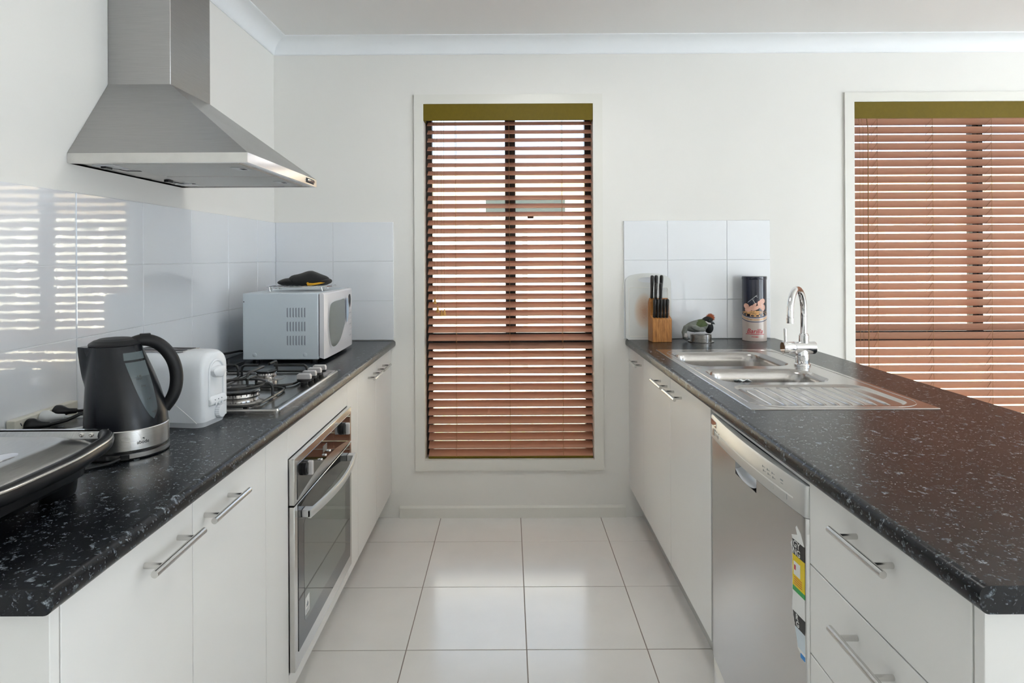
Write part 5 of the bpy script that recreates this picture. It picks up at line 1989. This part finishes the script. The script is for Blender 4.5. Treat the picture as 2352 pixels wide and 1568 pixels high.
# ------------------------------------------------------------------ sandwich press
gp = thing('sandwich_press', 'black and steel sandwich press at the near left edge of the picture', 'sandwich press', (-0.90, 1.02, ZTOP))
gx0, gx1, gy0, gy1 = -1.105, -0.765, 0.862, 1.165
obj('lower_body', MB().loft([rrect(gx0 + 0.02, gx1 - 0.02, gy0 + 0.02, gy1 - 0.02, 0.04, 6, ZTOP + 0.016), rrect(gx0, gx1, gy0, gy1, 0.045, 6, ZTOP + 0.030),
                             rrect(gx0, gx1 + 0.004, gy0, gy1, 0.045, 6, ZTOP + 0.052)]), M['blackplastic'], gp, angle=30)
for (fx, fy) in ((gx1 - 0.035, gy1 - 0.050), (gx1 - 0.035, gy0 + 0.05), (gx0 + 0.05, gy1 - 0.05), (gx0 + 0.05, gy0 + 0.05)):
    obj('foot', MB().lathe([(0.026, 0.0003), (0.028, 0.006), (0.031, 0.034)], (fx, fy, ZTOP), 20), M['blackplastic'], gp)
# lid rim (black) and domed steel top
obj('lid_rim', MB().loft([rrect(gx0, gx1 + 0.004, gy0, gy1, 0.045, 6, ZTOP + 0.054), rrect(gx0 - 0.001, gx1 + 0.028, gy0 - 0.002, gy1 + 0.006, 0.055, 6, ZTOP + 0.066),
                          rrect(gx0 - 0.001, gx1 + 0.026, gy0 - 0.002, gy1 + 0.006, 0.055, 6, ZTOP + 0.076)]), M['blackplastic'], gp, angle=30)
rings = []
for (d_, z) in ((0.0, 0.076), (0.003, 0.081), (0.009, 0.087), (0.034, 0.0990), (0.038, 0.1005), (0.043, 0.1010)):
    rings.append(rrect(gx0 + d_ * 0.5, gx1 + 0.024 - d_, gy0 + d_ * 0.5, gy1 + 0.002 - d_ * 1.0, 0.050, 6, ZTOP + z))
ltop = obj('lid', MB().loft(rings, False, True), M['grilltop'], gp, angle=20)
ltop['label'] = 'brushed steel lid'
mb = MB().ball((-0.812, 1.000, ZTOP + 0.1010), (0.020, 0.034, 0.0025), 24, 6)
obj('emblem', mb, M['chrome'], ltop)
# U handle around the front (room side) and far side
hz = ZTOP + 0.086
hpts = [(-0.764, gy1 + 0.017, ZTOP + 0.0885), (-0.754, gy1 + 0.012, ZTOP + 0.088), (-0.741, gy1 - 0.004, ZTOP + 0.0875), (-0.724, gy1 - 0.040, ZTOP + 0.087), (-0.715, gy1 - 0.090, ZTOP + 0.0865), (-0.707, 1.01, hz), (-0.708, 0.92, hz),
        (-0.712, 0.875, hz), (-0.726, 0.845, hz), (-0.760, 0.832, hz), (-0.80, 0.830, hz)]
sp_pts = []
for i in range(len(hpts) - 1):
    p0 = hpts[max(i - 1, 0)]; p1 = hpts[i]; p2 = hpts[i + 1]; p3 = hpts[min(i + 2, len(hpts) - 1)]
    for k in range(4):
        t_ = k / 4
        sp_pts.append(tuple(0.5 * ((2 * p1[d]) + (-p0[d] + p2[d]) * t_ + (2 * p0[d] - 5 * p1[d] + 4 * p2[d] - p3[d]) * t_ ** 2 + (-p0[d] + 3 * p1[d] - 3 * p2[d] + p3[d]) * t_ ** 3) for d in (0, 1, 2)))
sp_pts.append(hpts[-1])
ng = len(sp_pts)
gh = obj('handle', MB().tube(sp_pts, [0.0105 + 0.0045 * math.sin(PI * k / (ng - 1)) for k in range(ng)], 12, flat=0.85), M['blackplastic'], gp, angle=60)
mb = MB().tube([(p[0] + 0.0095, p[1], p[2] + 0.0085) for p in sp_pts[8:30]], 0.0032, 6)
obj('highlight_strip', mb, M['dullchrome'], gh, angle=80)  # nickel strip standing in for the highlight line along the handle
# steel hinge arm on the far side with two screws
ay = gy1 + 0.010
arm = obj('hinge_arm', MB().box(-1.08, -0.757, ay + 0.004, ay + 0.008, ZTOP + 0.082, ZTOP + 0.0975).box(-1.08, -0.757, ay + 0.004, ay + 0.016, ZTOP + 0.0960, ZTOP + 0.0975), M['chrome'], gp, smooth=False)
for x in (-0.782, -0.800):
    obj('screw', MB().lathe([(0.0042, 0.0), (0.0042, -0.0015), (0.0022, -0.0025), (0.001, -0.001)], (x, ay + 0.004, ZTOP + 0.0895), 14, axis='y'), M['dullchrome'], arm)
obj('lower_arm', MB().box(-1.08, -0.775, ay - 0.006, ay + 0.002, ZTOP + 0.060, ZTOP + 0.072), M['dullchrome'], gp, smooth=False)
obj('hinge', MB().box(-1.11, -1.07, gy0, gy1 + 0.03, ZTOP + 0.040, ZTOP + 0.098), M['blackplastic'], gp, bevel=0.005)
